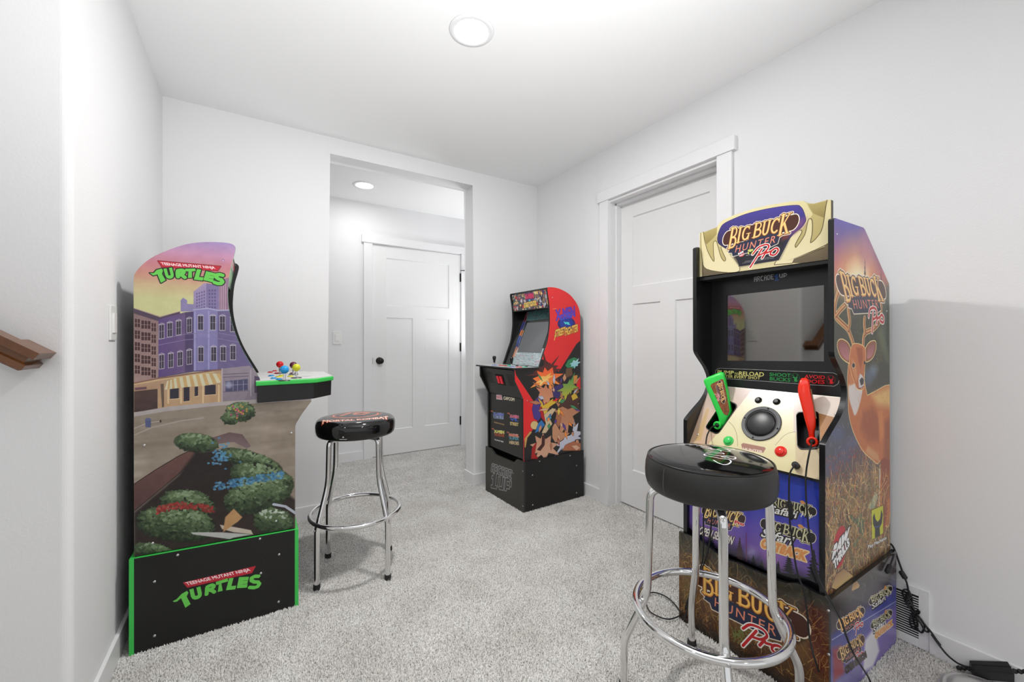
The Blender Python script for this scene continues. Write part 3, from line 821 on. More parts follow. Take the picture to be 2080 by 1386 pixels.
    if st.shape[1] < A.w: st = np.pad(st, ((0, 0), (0, A.w - st.shape[1])), mode='edge')
    lim = int((0.83 - A.v0) * A.ppm)
    A.a[:lim] += ((nn[:lim] - .5) * 0.22 + (st[:lim] - .5) * 0.14)[..., None]
    A.line(z4((145, 1240), (400, 1130), (800, 1040), (1100, 1000)), .004, (184, 168, 156)); A.line(z4((145, 1150), (330, 1070), (520, 1045)), .003, (190, 176, 168))
    A.poly(z4((300, 1020), (382, 1020), (378, 1130), (306, 1130)), (78, 88, 140)); A.ell((250 + 341 / 6.71, 700 + 1022 / 6.71), 6, 3, (90, 100, 150)); A.ell((326, 856), 2, 3, (60, 50, 46))
    # ---- foreground: plain painted mounds of greenery round an open hole (no figures)
    z2 = ZM(2.287, 230, 780)
    A.poly(z2((95, 470), (200, 400), (300, 340), (380, 300), (400, 330), (300, 420), (180, 520), (95, 590)), (96, 58, 56), col2=(120, 78, 70), line=(50, 30, 28), lw=.003)
    A.poly(z2((460, 250), (540, 225), (600, 235), (640, 290), (620, 300), (560, 270), (480, 280)), (140, 112, 116), col2=(112, 84, 84))
    A.poly(z2((95, 600), (300, 430), (380, 320), (560, 300), (700, 420), (845, 540), (845, 680), (95, 810)), (52, 36, 32), col2=(36, 26, 24), blur=.012)
    G1, G2, GD = (70, 116, 58), (132, 164, 104), (26, 44, 22)
    lrg = random.Random(77)
    def mound(cx, cy, rx, ry, rot=0, hi=(150, 180, 130)):
        c = (230 + cx / 2.287, 780 + cy / 2.287); rx /= 2.287; ry /= 2.287
        A.ell(c, rx * 1.02, ry * 1.02, (18, 30, 14), rot=rot, blur=.008)
        for i in range(int(60 + rx * ry * .22)):
            t = lrg.uniform(0, 6.283); q_ = math.sqrt(lrg.random()) * .98; a_ = rx * q_ * math.cos(t); b_ = ry * q_ * math.sin(t)
            x = c[0] + a_ * math.cos(rot) - b_ * math.sin(rot); y = c[1] + a_ * math.sin(rot) + b_ * math.cos(rot)
            up_ = (-b_ / ry + .3 * lrg.gauss(0, 1)); w1 = min(1, max(0, .5 + .5 * up_)) * (1.0 if q_ < .9 else .6)
            col = tuple(GD[k] * (1 - w1) + (hi[k] if w1 > .75 else G2[k]) * w1 for k in range(3))
            A.ell((x, y), lrg.uniform(3.5, 7), lrg.uniform(1.8, 3.2), col, rot=lrg.uniform(-1, 1), alpha=.9, n=9, blur=.0016)
    mound(385, 275, 100, 42, .1); mound(640, 360, 150, 42, .3)
    mound(690, 440, 150, 70, .25); mound(670, 520, 160, 78, -.25); mound(345, 560, 125, 66, .15); mound(290, 650, 185, 82, .1)
    mound(745, 640, 90, 60, .1, (220, 235, 215)); mound(180, 770, 90, 26, .1)
    # bands of blossom and pale ribbons of light between them
    for i in range(120):
        t = random.random(); u = 200 + 270 * t; v = 590 - 25 * math.sin(t * 3.1) + random.uniform(-16, 16)
        A.ell((230 + u / 2.287, 780 + v / 2.287), 3.2, 2.4, random.choice([(176, 40, 36), (150, 28, 28), (200, 60, 50)]), n=8, alpha=.85)
    for i in range(150):
        t = random.random(); u = 470 + 320 * t; v = 480 - 60 * t + random.uniform(-18, 18)
        A.ell((230 + u / 2.287, 780 + v / 2.287), 3.4, 2.4, random.choice([(64, 140, 190), (44, 110, 164), (96, 168, 206)]), n=8, alpha=.85)
    for i in range(60):
        u = 500 + random.gauss(0, 22); v = 335 + random.gauss(0, 24)
        A.ell((230 + u / 2.287, 780 + v / 2.287), 3, 2.2, random.choice([(64, 140, 190), (90, 160, 205)]), n=8, alpha=.85)
    A.poly(z2((360, 690), (500, 690), (650, 700), (560, 715), (540, 722), (370, 700)), (198, 196, 196), blur=.003)
    A.poly(z2((495, 655), (560, 665), (640, 680), (650, 700), (560, 690), (505, 675)), (214, 196, 176), blur=.003)
    A.poly(z2((560, 580), (600, 620), (580, 640), (510, 690), (520, 620)), (206, 150, 90), blur=.004)
    A.line(z2((745, 560), (800, 570), (845, 600)), .010, (190, 196, 214))
    # small bush where the street narrows
    mound(590, 130, 62, 44, 0, (150, 190, 120)); mound(545, 160, 36, 26, 0, (140, 180, 110))
    for i in range(26): A.ell((230 + (590 + random.gauss(0, 26)) / 2.287, 780 + (130 + random.gauss(0, 16)) / 2.287), 2, 1.8, random.choice([(222, 150, 50), (196, 50, 130)]), n=8)
    A.grade(.80, .93); A.noise(.05, 60, 31)
    # ---- lettering
    zl = ZM(8.66, 280, 500)
    def turtles_word(zl, letters, ban, ban_t, tpoly, ow, spts, sw, rpts, on_black=False):
        BK = (16, 22, 14)
        if not on_black: A_.poly(zl(*ban), (90, 16, 26), grow=.0016)
        A_.poly(zl(*ban), (190, 34, 52))
        text_q(A_, 'TEENAGE MUTANT NINJA', zl(*ban_t), (250, 240, 240), bold=.028)
        for ph in (0, 1):
            for pl in tpoly:
                A_.poly(zl(*pl), BK if ph == 0 else (104, 204, 82), grow=ow if ph == 0 else 0)
            A_.line(zl(*spts), sw + (2 * ow if ph == 0 else 0), BK if ph == 0 else (104, 204, 82))
            for rp in rpts: A_.line(osp(zl(*rp), 4), sw * .95 + (2 * ow if ph == 0 else 0), BK if ph == 0 else (104, 204, 82))
            for ch, c in letters:
                sg = font_segs(ch, .095); O, X, Y = [np.array(A_.P(p)) for p in zl(*c)]
                sg = place(sg, O, X - O, Y - O)
                A_.segs(sg, BK if ph == 0 else (104, 204, 82), grow=ow if ph == 0 else 0)
    A_ = A
    turtles_word(zl, [('U', ((500, 590), (650, 565), (450, 400))), ('L', ((985, 590), (1140, 610), (1040, 405))), ('E', ((1150, 600), (1320, 640), (1200, 440)))],
        ((350, 260), (1460, 355), (1405, 440), (425, 372)), ((430, 350), (1375, 420), (395, 283)),
        [((210, 475), (280, 475), (330, 420), (420, 395), (445, 430), (425, 490), (490, 600), (405, 650), (345, 500), (270, 520)), ((830, 400), (1010, 395), (1020, 440), (950, 450), (955, 560), (880, 560), (890, 450), (835, 445))], .0032, ((1490, 515), (1440, 500), (1385, 510), (1380, 550), (1420, 580), (1470, 595), (1490, 630), (1460, 660), (1400, 660), (1350, 640)), .0135, [((705, 435), (700, 480), (706, 540)), ((715, 432), (785, 428), (805, 460), (775, 490), (720, 492)), ((745, 495), (790, 525), (825, 552))])
    A.ell((280 + 1500 / 8.66, 500 + 255 / 8.66), 2.6, 3.0, (120, 100, 140)); A.ell((280 + 1500 / 8.66, 500 + 258 / 8.66), 1.8, 2.2, (206, 160, 200))
    M_art = art_mat('city_street_print', A, rough=0.30, spec=0.5)
    panelXZ('side_panel', prof, Yn, Yn + 0.014, M_black, root, A, M_art, edge=M_green, edge_ok=lambda p: p.normal.x > 0.05 and p.center.z > 0.95)
    M_far = M_black
    panelXZ('side_panel', prof, Yf - 0.014, Yf, M_black, root, edge=M_black)
    # little cap bolts printed side
    for p in ((293, 905), (592, 880), (310, 1104), (561, 1059)):
        h_ = hit(p[0], p[1], (0, Yn, 0), (0, 1, 0)); screw(root, h_, (0, -1, 0))
    # ---- base (riser): front and back boards show green ends, black sides
    def ztop(x): return 0.343 - (x + 0.37) * 0.038
    Y0, Y1 = 1.957, 2.478; X0, X1 = -0.369, 0.165; T = 0.0135
    B = Art(X0, X1, 0, .35, 1300, (17, 17, 16), lambda x, y: (lambda p: (p.x, p.z))(hit(x, y, (0, Y0, 0), (0, 1, 0))))
    B.noise(0.012, 12, 4)
    A_ = B; zr = ZM(8.667, 340, 1120)
    turtles_word(zr, [('U', ((430, 880), (625, 820), (385, 680))), ('L', ((1030, 692), (1195, 675), (1085, 480))), ('E', ((1220, 655), (1400, 645), (1260, 460)))],
        ((270, 555), (1560, 262), (1490, 390), (350, 648)), ((360, 625), (1480, 365), (310, 555)),
        [((92, 885), (160, 850), (250, 755), (345, 700), (372, 735), (340, 800), (410, 935), (315, 1000), (240, 830), (170, 890), (120, 900)), ((850, 545), (1060, 480), (1070, 535), (950, 570), (975, 700), (885, 722), (905, 590), (855, 600))], .0, ((1605, 445), (1540, 445), (1480, 475), (1480, 520), (1530, 545), (1590, 545), (1620, 580), (1590, 625), (1530, 645), (1450, 640)), .0135, [((700, 640), (695, 700), (690, 760)), ((705, 630), (780, 600), (815, 620), (790, 660), (720, 690)), ((745, 685), (790, 700), (825, 722))], True)
    for k in range(26):
        B.ell((535 + random.gauss(0, 6), 1150 + random.uniform(-30, 70)), .7, .7, (90, 90, 86), n=6, alpha=.6)
    M_b = art_mat('black_base_print', B, rough=0.28, spec=0.5)
    base_t = obj_riser = None
    bm = bmesh.new()
    prism(bm, [(X0 + T, Y0, 0), (X1 - T, Y0, 0), (X1 - T, Y0, ztop(X1)), (X0 + T, Y0, ztop(X0))], [(X0 + T, Y0 + T, 0), (X1 - T, Y0 + T, 0), (X1 - T, Y0 + T, ztop(X1)), (X0 + T, Y0 + T, ztop(X0))])
    o = obj('base_side_panel', bm, M_black, root, mats=[M_black, M_b, M_green])
    set_uv(o, lambda c: (c.x, c.z), B, lambda n, c: n.y < -0.9, 1)
    for p in o.data.polygons:
        if p.normal.z > .9: p.material_index = 2
    bm = bmesh.new(); prism(bm, [(X0 + T, Y1 - T, 0), (X1 - T, Y1 - T, 0), (X1 - T, Y1 - T, ztop(X1)), (X0 + T, Y1 - T, ztop(X0))], [(X0 + T, Y1, 0), (X1 - T, Y1, 0), (X1 - T, Y1, ztop(X1)), (X0 + T, Y1, ztop(X0))])
    obj('base_side_panel', bm, M_black, root)
    for nm, xa, xb in (('base_front_panel', X1 - T, X1), ('base_back_panel', X0, X0 + T)):
        bm = bmesh.new(); box(bm, xa, xb, Y0 - 0.0005, Y1, 0, ztop(xa))
        o = obj(nm, bm, M_black, root, mats=[M_black, M_green])
        for p in o.data.polygons:
            if abs(p.normal.x) < .5: p.material_index = 1
    for p in ((361, 1128), (528, 1095), (314, 1182), (567, 1127), (530, 1165), (314, 1292), (566, 1223)):
        screw(root, hit(p[0], p[1], (0, Y0, 0), (0, 1, 0)), (0, -1, 0))
    # ---- body between the sides
    ya, yb = Yn + 0.014, Yf - 0.014
    bxo('back_panel', -0.352, -0.340, ya, yb, 0.34, 1.33, M_black, root)
    bxo('front_panel', 0.128, 0.140, ya, yb, 0.33, 0.87, M_black, root)
    M_mq = None
    D = Art(ya, yb, 1.36, 1.47, 900, (40, 90, 50)); D.noise(.3, 8, 2, (1, .8, .6))
    D.poly([(ya, 1.45), (yb, 1.45), (yb, 1.47), (ya, 1.47)], (180, 40, 50), photo=False)
    text_q(D, 'TURTLES', ((ya + .08, 1.385), (yb - .08, 1.385), (ya + .08, 1.43)), (104, 204, 82), bold=.08, outline=(16, 22, 14), ow=.005, photo=False)
    text_q(D, 'TEENAGE MUTANT NINJA', ((ya + .1, 1.437), (yb - .1, 1.437), (ya + .1, 1.455)), (250, 240, 240), bold=.03, photo=False)
    M_mq = art_mat('left_marquee_print', D, rough=.2)
    bm = bmesh.new(); prism(bm, [(-0.072, ya, 1.475), (-0.090, ya, 1.362), (-0.10, ya, 1.362), (-0.084, ya, 1.475)], [(-0.072, yb, 1.475), (-0.090, yb, 1.362), (-0.10, yb, 1.362), (-0.084, yb, 1.475)])
    o = obj('marquee', bm, M_black, root, mats=[M_black, M_mq]); set_uv(o, lambda c: (c.y, c.z), D, lambda n, c: n.x > .8, 1)
    bm = bmesh.new(); prism(bm, [(-0.070, ya, 1.49), (-0.25, ya, 1.455), (-0.25, ya, 1.443), (-0.070, ya, 1.478)], [(-0.070, yb, 1.49), (-0.25, yb, 1.455), (-0.25, yb, 1.443), (-0.070, yb, 1.478)])
    obj('top_panel', bm, M_black, root)
    bm = bmesh.new(); prism(bm, [(-0.150, ya, 1.362), (-0.012, ya, 0.962), (-0.026, ya, 0.958), (-0.164, ya, 1.358)], [(-0.150, yb, 1.362), (-0.012, yb, 0.962), (-0.026, yb, 0.958), (-0.164, yb, 1.358)])
    obj('screen_bezel', bm, M_black, root)
    M_glass = mat('dark_screen_glass', (28, 29, 31), rough=0.05, spec=0.6)
    bm = bmesh.new(); L = lambda t, y, d=0.0: (-0.150 + .138 * t + d, y, 1.362 - .40 * t + d * .35)
    prism(bm, [L(.18, ya + .06), L(.82, ya + .06), L(.82, yb - .06), L(.18, yb - .06)], [L(.18, ya + .06, .002), L(.82, ya + .06, .002), L(.82, yb - .06, .002), L(.18, yb - .06, .002)])
    obj('screen', bm, M_glass, root)
    # ---- four player control deck
    zt = 0.957
    ctr = (Yn + Yf) / 2
    half = [(0.012, 1.944), (0.236, 1.962), (0.318, 2.055)]
    deck = half + [(x, 2 * ctr - y) for x, y in reversed(half)]
    bm = bmesh.new(); prism(bm, [(x - .003 if i not in (0, 5) else x, y + (.006 if y < ctr else -.006), zt) for i, (x, y) in enumerate(deck)], [(x - .003 if i not in (0, 5) else x, y + (.006 if y < ctr else -.006), zt - .012) for i, (x, y) in enumerate(deck)])
    Dk = Art(0, .33, 1.93, 2.51, 700, (206, 206, 204)); Dk.noise(.03, 8, 6)
    for cx, cy, c in ((.10, 2.03, (90, 170, 215)), (.12, 2.16, (200, 60, 50)), (.2, 2.09, (225, 215, 90)), (.16, 2.33, (130, 70, 140))):
        Dk.ell((cx, cy), .03, .03, (180, 180, 180), photo=False)
    MD = art_mat('deck_print', Dk, rough=.25)
    o = obj('deck_top', bm, MD, root); set_uv(o, lambda c: (c.x, c.y), Dk)
    bm = bmesh.new(); prism(bm, [(x, y, zt - .002) for x, y in deck], [(x, y, zt - .021) for x, y in deck]); obj('deck_edge_trim', bm, M_green, root, bevel=.004)
    inn = [(x - (.008 if k in (1, 2, 3, 4) else -.006), y + (.006 if y < ctr else -.006)) for k, (x, y) in enumerate(deck)]
    bm = bmesh.new(); prism(bm, [(x, y, zt - .021) for x, y in inn], [(x - .002, y, 0.868) for x, y in inn]); obj('deck_box', bm, M_black, root, bevel=.003)
    def stick(px, py, zb, col, nm):
        p = hit(px, py, (0, 0, zb + .045), (0, 0, 1))
        Mx = Matrix.Translation((p.x, p.y, zb)); s = None
        bm = bmesh.new(); lathe(bm, [(0, .0025), (.020, .0025), (.022, 0), (0, 0)], n=24, M=Mx); d_ = obj('joystick', bm, M_black, root, smooth=False); d_['label'] = nm + ' ball topped joystick on its black dust disc'
        bm = bmesh.new(); lathe(bm, [(.0042, .002), (.0042, .034)], n=12, M=Mx); obj('shaft', bm, M_chrome, d_, smooth=True)
        bm = bmesh.new(); r = .0165; lathe(bm, [(0 if i in (0, 12) else r * math.sin(math.pi * i / 12), .045 - r * math.cos(math.pi * i / 12)) for i in range(13)], n=24, M=Mx)
        obj('ball_top', bm, col, d_, smooth=True)
    cb, cr, cy_, cp = mat('blue_ball', (30, 150, 214), rough=.12), mat('red_ball', (206, 24, 32), rough=.12), mat('yellow_ball', (206, 204, 40), rough=.12), mat('plum_ball', (92, 28, 54), rough=.12)
    stick(578, 751, zt, cb, 'blue'); stick(568.5, 740.5, zt, cr, 'red'); stick(602, 747, zt, cy_, 'yellow'); stick(596, 742, zt, cp, 'dark plum')
    for px, py, c in ((551, 762, cb), (556, 767, cb), (567, 769, cb), (549, 755, cr), (558, 752.5, cr), (562, 757, cr), (572, 762, cy_), (590, 763, cy_), (594, 757, cp), (566, 764, cy_)):
        p = hit(px, py, (0, 0, zt + .005), (0, 0, 1)); bm = bmesh.new()
        lathe(bm, [(0, .0055), (.008, .0055), (.0085, .003), (.0125, .003), (.013, 0)], n=18, M=Matrix.Translation((p.x, p.y, zt))); obj('button', bm, c, root, smooth=False)
    return root
turtle_cabinet()
# ================================================================== red and black cabinet by the back wall
def fighter_cabinet():
    th = math.radians(1.5); U = Vector((math.cos(th), math.sin(th), 0)); Wd = Vector((-math.sin(th), math.cos(th), 0)); O = Vector((1.488, 2.229, 0))
    F = lambda u, w_, z: O + U * u + Wd * w_ + Vector((0, 0, z))
    loc = lambda c: ((Vector(c) - O).dot(U), (Vector(c) - O).dot(Wd), c[2])
    W = 0.490
    root = thing('arcade_cabinet', 'red and black arcade cabinet with two joysticks standing in the back corner', 'arcade cabinet', tuple(F(.26, W / 2, 0)))
    nP = F(0, .013, 0)
    at = lambda x, y: (lambda q: (q[0], q[2]))(loc(hit(x, y, nP, Wd)))
    prof = [(0.010, 0.330), (0.008, 0.738), (-0.010, 0.775), (-0.058, 0.862), (-0.060, 0.935), (0.140, 0.941), (0.180, 1.045), (0.207, 1.110), (0.219, 1.165), (0.228, 1.230), (0.229, 1.286), (0.224, 1.371), (0.207, 1.465), (0.209, 1.478), (0.216, 1.484), (0.260, 1.486), (0.304, 1.482), (0.350, 1.470), (0.385, 1.457), (0.420, 1.438), (0.451, 1.411), (0.475, 1.385), (0.493, 1.355), (0.504, 1.325), (0.508, 1.300), (0.512, 0.330)]
    prof = prof[:5] + osp(prof[5:13], 3) + osp(prof[13:25], 3) + prof[25:]
    def prism_uw(name, prof, w0, w1, m, mats=None, art=None, edge=None, edge_ok=None):
        bm = bmesh.new(); prism(bm, [F(u, w0, z) for u, z in prof], [F(u, w1, z) for u, z in prof])
        o = obj(name, bm, m, root, mats=mats)
        if art: set_uv(o, lambda c: (loc(c)[0], loc(c)[2]), art, lambda n, c: n.dot(Wd) < -0.9, 1)
        return o
    A = Art(-0.07, 0.52, 0.32, 1.50, 1000, (233, 44, 46), at)
    z4 = ZM(2.771, 940, 560); z6 = ZM(5.329, 1060, 700); z7 = ZM(6.93, 1100, 580)
    BK = (34, 32, 32); R = (233, 44, 46)
    A.a[...] = C3(R)
    A.poly(z4((640, 385), (680, 350), (680, 500), (560, 560), (530, 560)), BK); A.poly(z4((540, 540), (680, 390), (680, 620), (560, 640)), BK)
    A.poly(z4((290, 510), (440, 470), (470, 480), (560, 560), (520, 700), (400, 710), (300, 560)), BK)
    A.poly(z4((296, 590), (400, 740), (400, 870), (345, 960), (345, 690)), R)
    A.poly(z4((345, 935), (400, 860), (430, 800), (680, 560), (680, 1010), (345, 1045)), BK)
    A.poly(z4((640, 590), (680, 560), (680, 640), (640, 640)), R)
    # plain comic burst instead of the figures: shards of the same colours, rounded forms and folded cloth
    LN = (40, 26, 26)
    jr = random.Random(5)
    def sh(pts, c, c2=None, lw=.0014):
        if c2 is not None and len(pts) > 5:     # jagged star edges: plain bursts of colour
            cx = sum(p[0] for p in pts) / len(pts); cy = sum(p[1] for p in pts) / len(pts); q = []
            for i, p in enumerate(pts):
                n_ = pts[(i + 1) % len(pts)]; m_ = ((p[0] + n_[0]) / 2, (p[1] + n_[1]) / 2)
                k1, k2 = jr.uniform(1.08, 1.32), jr.uniform(.58, .8)
                q += [(cx + (p[0] - cx) * k1, cy + (p[1] - cy) * k1), (cx + (m_[0] - cx) * k2, cy + (m_[1] - cy) * k2)]
            pts = q
        A.poly(z6(*pts), c, col2=c2, line=LN, lw=lw)
    sh([(80, 330), (150, 300), (140, 220), (215, 250), (240, 130), (300, 220), (380, 150), (370, 240), (430, 270), (390, 330), (415, 420), (330, 360), (250, 300), (190, 360), (150, 400)], (110, 48, 40), (76, 34, 32))
    sh([(130, 450), (135, 370), (180, 300), (250, 260), (320, 270), (410, 330), (400, 430), (340, 450), (270, 430), (190, 470)], (246, 160, 70), (252, 90, 46))
    sh([(165, 410), (210, 350), (310, 310), (340, 340), (280, 400), (200, 440)], (254, 226, 150), (252, 180, 80), 0)
    sh([(160, 470), (200, 460), (260, 440), (340, 450), (350, 560), (290, 640), (240, 650), (190, 560)], (224, 160, 120), (206, 130, 96))
    sh([(110, 700), (130, 620), (180, 560), (240, 640), (230, 740), (180, 830), (130, 800)], (78, 58, 140))
    sh([(180, 580), (240, 660), (330, 590), (380, 620), (250, 760), (200, 720)], (232, 200, 70), (222, 176, 50))
    sh([(330, 470), (410, 430), (460, 440), (440, 520), (390, 590), (340, 560)], (60, 48, 110))
    sh([(400, 500), (450, 430), (520, 380), (560, 330), (600, 350), (590, 470), (520, 560), (470, 600), (420, 560)], (226, 196, 60), (60, 150, 90))
    sh([(470, 230), (500, 170), (560, 140), (600, 150), (560, 260), (500, 260)], (50, 140, 90))
    sh([(520, 210), (560, 170), (610, 160), (635, 190), (600, 230), (570, 260), (530, 240)], (130, 206, 214), (190, 230, 232))
    sh([(480, 260), (540, 250), (550, 330), (470, 370)], (110, 80, 56)); sh([(560, 340), (600, 330), (600, 420), (560, 430)], (214, 150, 70))
    sh([(530, 560), (580, 520), (610, 580), (560, 660), (500, 640)], (222, 186, 60)); sh([(560, 480), (610, 470), (620, 520), (580, 540)], (150, 100, 60))
    sh([(380, 640), (430, 560), (520, 620), (600, 650), (615, 720), (570, 860), (490, 960), (420, 950), (370, 830), (360, 720)], (214, 154, 118), (186, 122, 86))
    sh([(380, 720), (430, 700), (430, 820), (400, 900), (360, 830)], (176, 112, 78), None, 0)
    sh([(380, 700), (420, 640), (400, 560), (470, 610), (520, 520), (550, 610), (640, 560), (600, 640), (640, 720), (570, 670), (500, 700), (440, 670)], (80, 50, 44))
    
    sh([(360, 840), (330, 900), (330, 1010), (360, 1060), (430, 1040), (520, 960), (420, 950)], (206, 150, 114))
    sh([(560, 850), (600, 870), (640, 960), (640, 1020), (560, 1050), (440, 1130), (370, 1200), (380, 1080), (480, 1000), (560, 950)], (196, 200, 220), (220, 220, 232))
    sh([(440, 1150), (470, 1090), (560, 1050), (640, 1070), (640, 1150)], (190, 116, 80)); sh([(540, 1100), (590, 1090), (630, 1120), (590, 1150)], (232, 186, 156), None, 0)
    sh([(130, 1180), (110, 1090), (160, 1010), (230, 980), (300, 1010), (370, 1080), (370, 1180), (250, 1215), (160, 1220)], (226, 176, 146), (206, 150, 120))
    sh([(100, 1240), (110, 1120), (160, 1060), (140, 1180), (180, 1240)], (176, 34, 34)); sh([(165, 1140), (215, 1080), (220, 990), (250, 980), (245, 1090), (200, 1150)], (74, 34, 32))
    sh([(190, 680), (215, 675), (230, 740), (265, 790), (250, 840), (210, 790)], (190, 30, 36)); A.ell((1060 + 137 / 5.329, 700 + 875 / 5.329), 8, 8.5, (220, 190, 130), line=LN, lw=.0014)
    sh([(180, 850), (215, 820), (250, 870), (200, 930), (140, 960)], (50, 120, 190)); sh([(30, 1110), (30, 1020), (90, 940), (110, 950), (60, 1010), (40, 1120)], (206, 160, 90), None, .001)
    sh([(240, 760), (330, 690), (370, 700), (300, 800), (330, 860), (260, 960), (215, 960), (260, 860)], (214, 190, 150)); sh([(260, 800), (310, 760), (320, 800), (270, 830)], (70, 160, 200), None, 0)
    rs = random.Random(19)
    for k in range(34):     # flying shards over the burst
        cx, cy = 150 + rs.random() * 480, 300 + rs.random() * 860; an = math.atan2(cy - 640, cx - 380) + rs.uniform(-.3, .3); L_ = rs.uniform(40, 120); q_ = rs.uniform(8, 22)
        sh([(cx - L_ * .5 * math.cos(an), cy - L_ * .5 * math.sin(an)), (cx - q_ * math.sin(an), cy + q_ * math.cos(an)), (cx + L_ * .7 * math.cos(an), cy + L_ * .7 * math.sin(an)), (cx + q_ * math.sin(an), cy - q_ * math.cos(an))], rs.choice([(236, 206, 80), (214, 154, 118), (226, 176, 146), (60, 120, 190), (196, 200, 220), (176, 40, 40), (70, 150, 96), (90, 62, 150), (250, 150, 70), (190, 122, 86)]), None, .0011)
    # lettering
    A.ell((1100 + 350 / 6.93, 580 + 540 / 6.93), 18, 14, (48, 34, 110)); A.ell((1100 + 350 / 6.93, 580 + 530 / 6.93), 13.5, 13, (34, 60, 160)); 
    text_q(A, 'MARVEL', z7((158, 338), (212, 332), (158, 326)), (250, 190, 90), bold=.02)
    text_q(A, 'X-MEN', z7((200, 500), (475, 440), (190, 345)), (96, 60, 190), bold=.045, outline=(150, 30, 90), ow=.002)
    text_q(A, 'X-MEN', z7((275, 500), (475, 440), (215, 430)), (50, 100, 240), bold=.04, alpha=.6)
    text_q(A, 'VS.', z7((310, 545), (405, 558), (310, 508)), (90, 230, 220), bold=.08)
    text_q(A, 'STREET', z7((180, 740), (325, 690), (195, 625)), (240, 196, 90), bold=.045, outline=(110, 50, 20), ow=.0022)
    text_q(A, 'FIGHTER', z7((330, 715), (515, 650), (335, 600)), (240, 196, 90), bold=.045, outline=(110, 50, 20), ow=.0022)
    A.line(z7((200, 690), (180, 770)), .006, (240, 196, 90))
    M_side = art_mat('burst_side_print', A, rough=0.3)
    prism_uw('side_panel', prof, .013, .028, M_tmold, [M_tmold, M_side], A)
    prism_uw('side_panel', prof, W - .028, W - .013, M_black)
    for x, y in ((1122, 604.5), (1071, 814)): screw(root, hit(x, y, nP, Wd), -Wd, .0035)
    w0, w1 = .028, W - .028
    def slab(name, p0, p1, th_, m, mats=None, art=None, uvf=None, wa=w0, wb=w1):
        """board spanning the width whose front face runs from p0 to p1 in (u, z)"""
        d = Vector((p1[0] - p0[0], 0, p1[1] - p0[1])).normalized(); n = Vector((d.z, 0, -d.x))
        if n.x < 0: n = -n
        q = [p0, p1, (p1[0] + n.x * th_, p1[1] + n.z * th_), (p0[0] + n.x * th_, p0[1] + n.z * th_)]
        bm = bmesh.new(); prism(bm, [F(u, wa, z) for u, z in q], [F(u, wb, z) for u, z in q])
        o = obj(name, bm, m, root, mats=mats)
        if art:
            nw = U * (-n.x) + Vector((0, 0, -n.z))
            set_uv(o, uvf, art, lambda nn, c: nn.dot(nw) > .9, 1)
        return o
    Dv = (W, )
    wf = lambda c: W - loc(c)[1]     # from the left edge as seen from the front
    def atw(P0, P1):     # photo pixel -> (distance from the left, z) on a board between two (u, z) points
        a = F(P0[0], 0, P0[1]); b = F(P1[0], 0, P1[1]); n = (b - a).cross(Wd)
        return lambda x, y: (lambda h_: (wf(h_), h_.z))(hit(x, y, a, n))
    # lower front with four small titles
    P0, P1 = (.020, .34), (.020, .735)
    Fr = Art(0, W, .33, .76, 1500, (40, 39, 35), atw(P0, P1)); zf = ZM(7.7, 980, 780)
    text_q(Fr, 'MARVEL', zf((222, 232), (305, 240), (222, 178)), (206, 90, 100), bold=.03, outline=(240, 214, 218), ow=.005)
    text_q(Fr, 'CAPCOM', zf((330, 248), (500, 274), (330, 195)), (240, 232, 200), bold=.04)
    def mini(x, y, w_, l1, c1, l2, c2, l3=None, c3=None):
        text_q(Fr, l1, zf((x, y + 50), (x + w_, y + 68), (x, y + 5)), c1, bold=.045, outline=(216, 216, 216), ow=.0012)
        text_q(Fr, l2, zf((x + 5, y + 100), (x + w_, y + 118), (x + 5, y + 55)), c2, bold=.03)
        if l3: text_q(Fr, l3, zf((x + 5, y + 170), (x + w_, y + 190), (x + 5, y + 118)), c3, bold=.035)
        text_q(Fr, 'MARVEL', zf((x - 35, y - 4), (x + 2, y), (x - 35, y - 24)), (236, 120, 90), bold=.05)
    mini(165, 440, 165, 'X-MEN', (70, 100, 200), 'VS. SUPER HEROES', (180, 200, 240)); text_q(Fr, 'CHILDREN OF THE ATOM', zf((180, 608), (340, 650), (180, 590)), (230, 180, 100), bold=.03)
    mini(425, 475, 140, 'X-MEN', (220, 60, 110), 'VS.', (60, 110, 220), 'STREET', (232, 206, 140))
    mini(180, 715, 160, 'X-MEN', (226, 222, 70), 'THE ARCADE', (210, 90, 50)); text_q(Fr, 'GAME', zf((185, 880), (330, 920), (185, 860)), (225, 225, 225), bold=.05)
    mini(415, 770, 155, 'MARVEL', (226, 110, 70), 'SUPER', (90, 170, 190), 'HEROES', (232, 206, 160))
    MF = art_mat('lower_front_print', Fr, rough=.35)
    slab('front_panel', P0, P1, .014, M_black, [M_black, MF], Fr, lambda c: (wf(c), c.z))
    M_gb = mat('satin_charcoal_board', (48, 48, 44), rough=.38)
    cp = slab('coin_panel', (.016, .738), (-.048, .925), .014, M_gb)
    a_ = (.016, .738); b_ = (-.048, .925)
    def on(P0, P1, w_, t, d=0.0):
        v = Vector((P1[0] - P0[0], 0, P1[1] - P0[1])); n = Vector((-v.z, 0, v.x)).normalized()
        if n.x > 0: n = -n
        return F(P0[0] + v.x * t + n.x * d, w_, P0[1] + v.z * t + n.z * d)
    def patch(name, P0, P1, wa, wb, ta, tb, d, m, parent, th_=.004, bevel=0):
        bm = bmesh.new(); prism(bm, [on(P0, P1, wa, ta, d), on(P0, P1, wb, ta, d), on(P0, P1, wb, tb, d), on(P0, P1, wa, tb, d)], [on(P0, P1, wa, ta, d - th_), on(P0, P1, wb, ta, d - th_), on(P0, P1, wb, tb, d - th_), on(P0, P1, wa, tb, d - th_)])
        return obj(name, bm, m, parent, bevel=bevel)
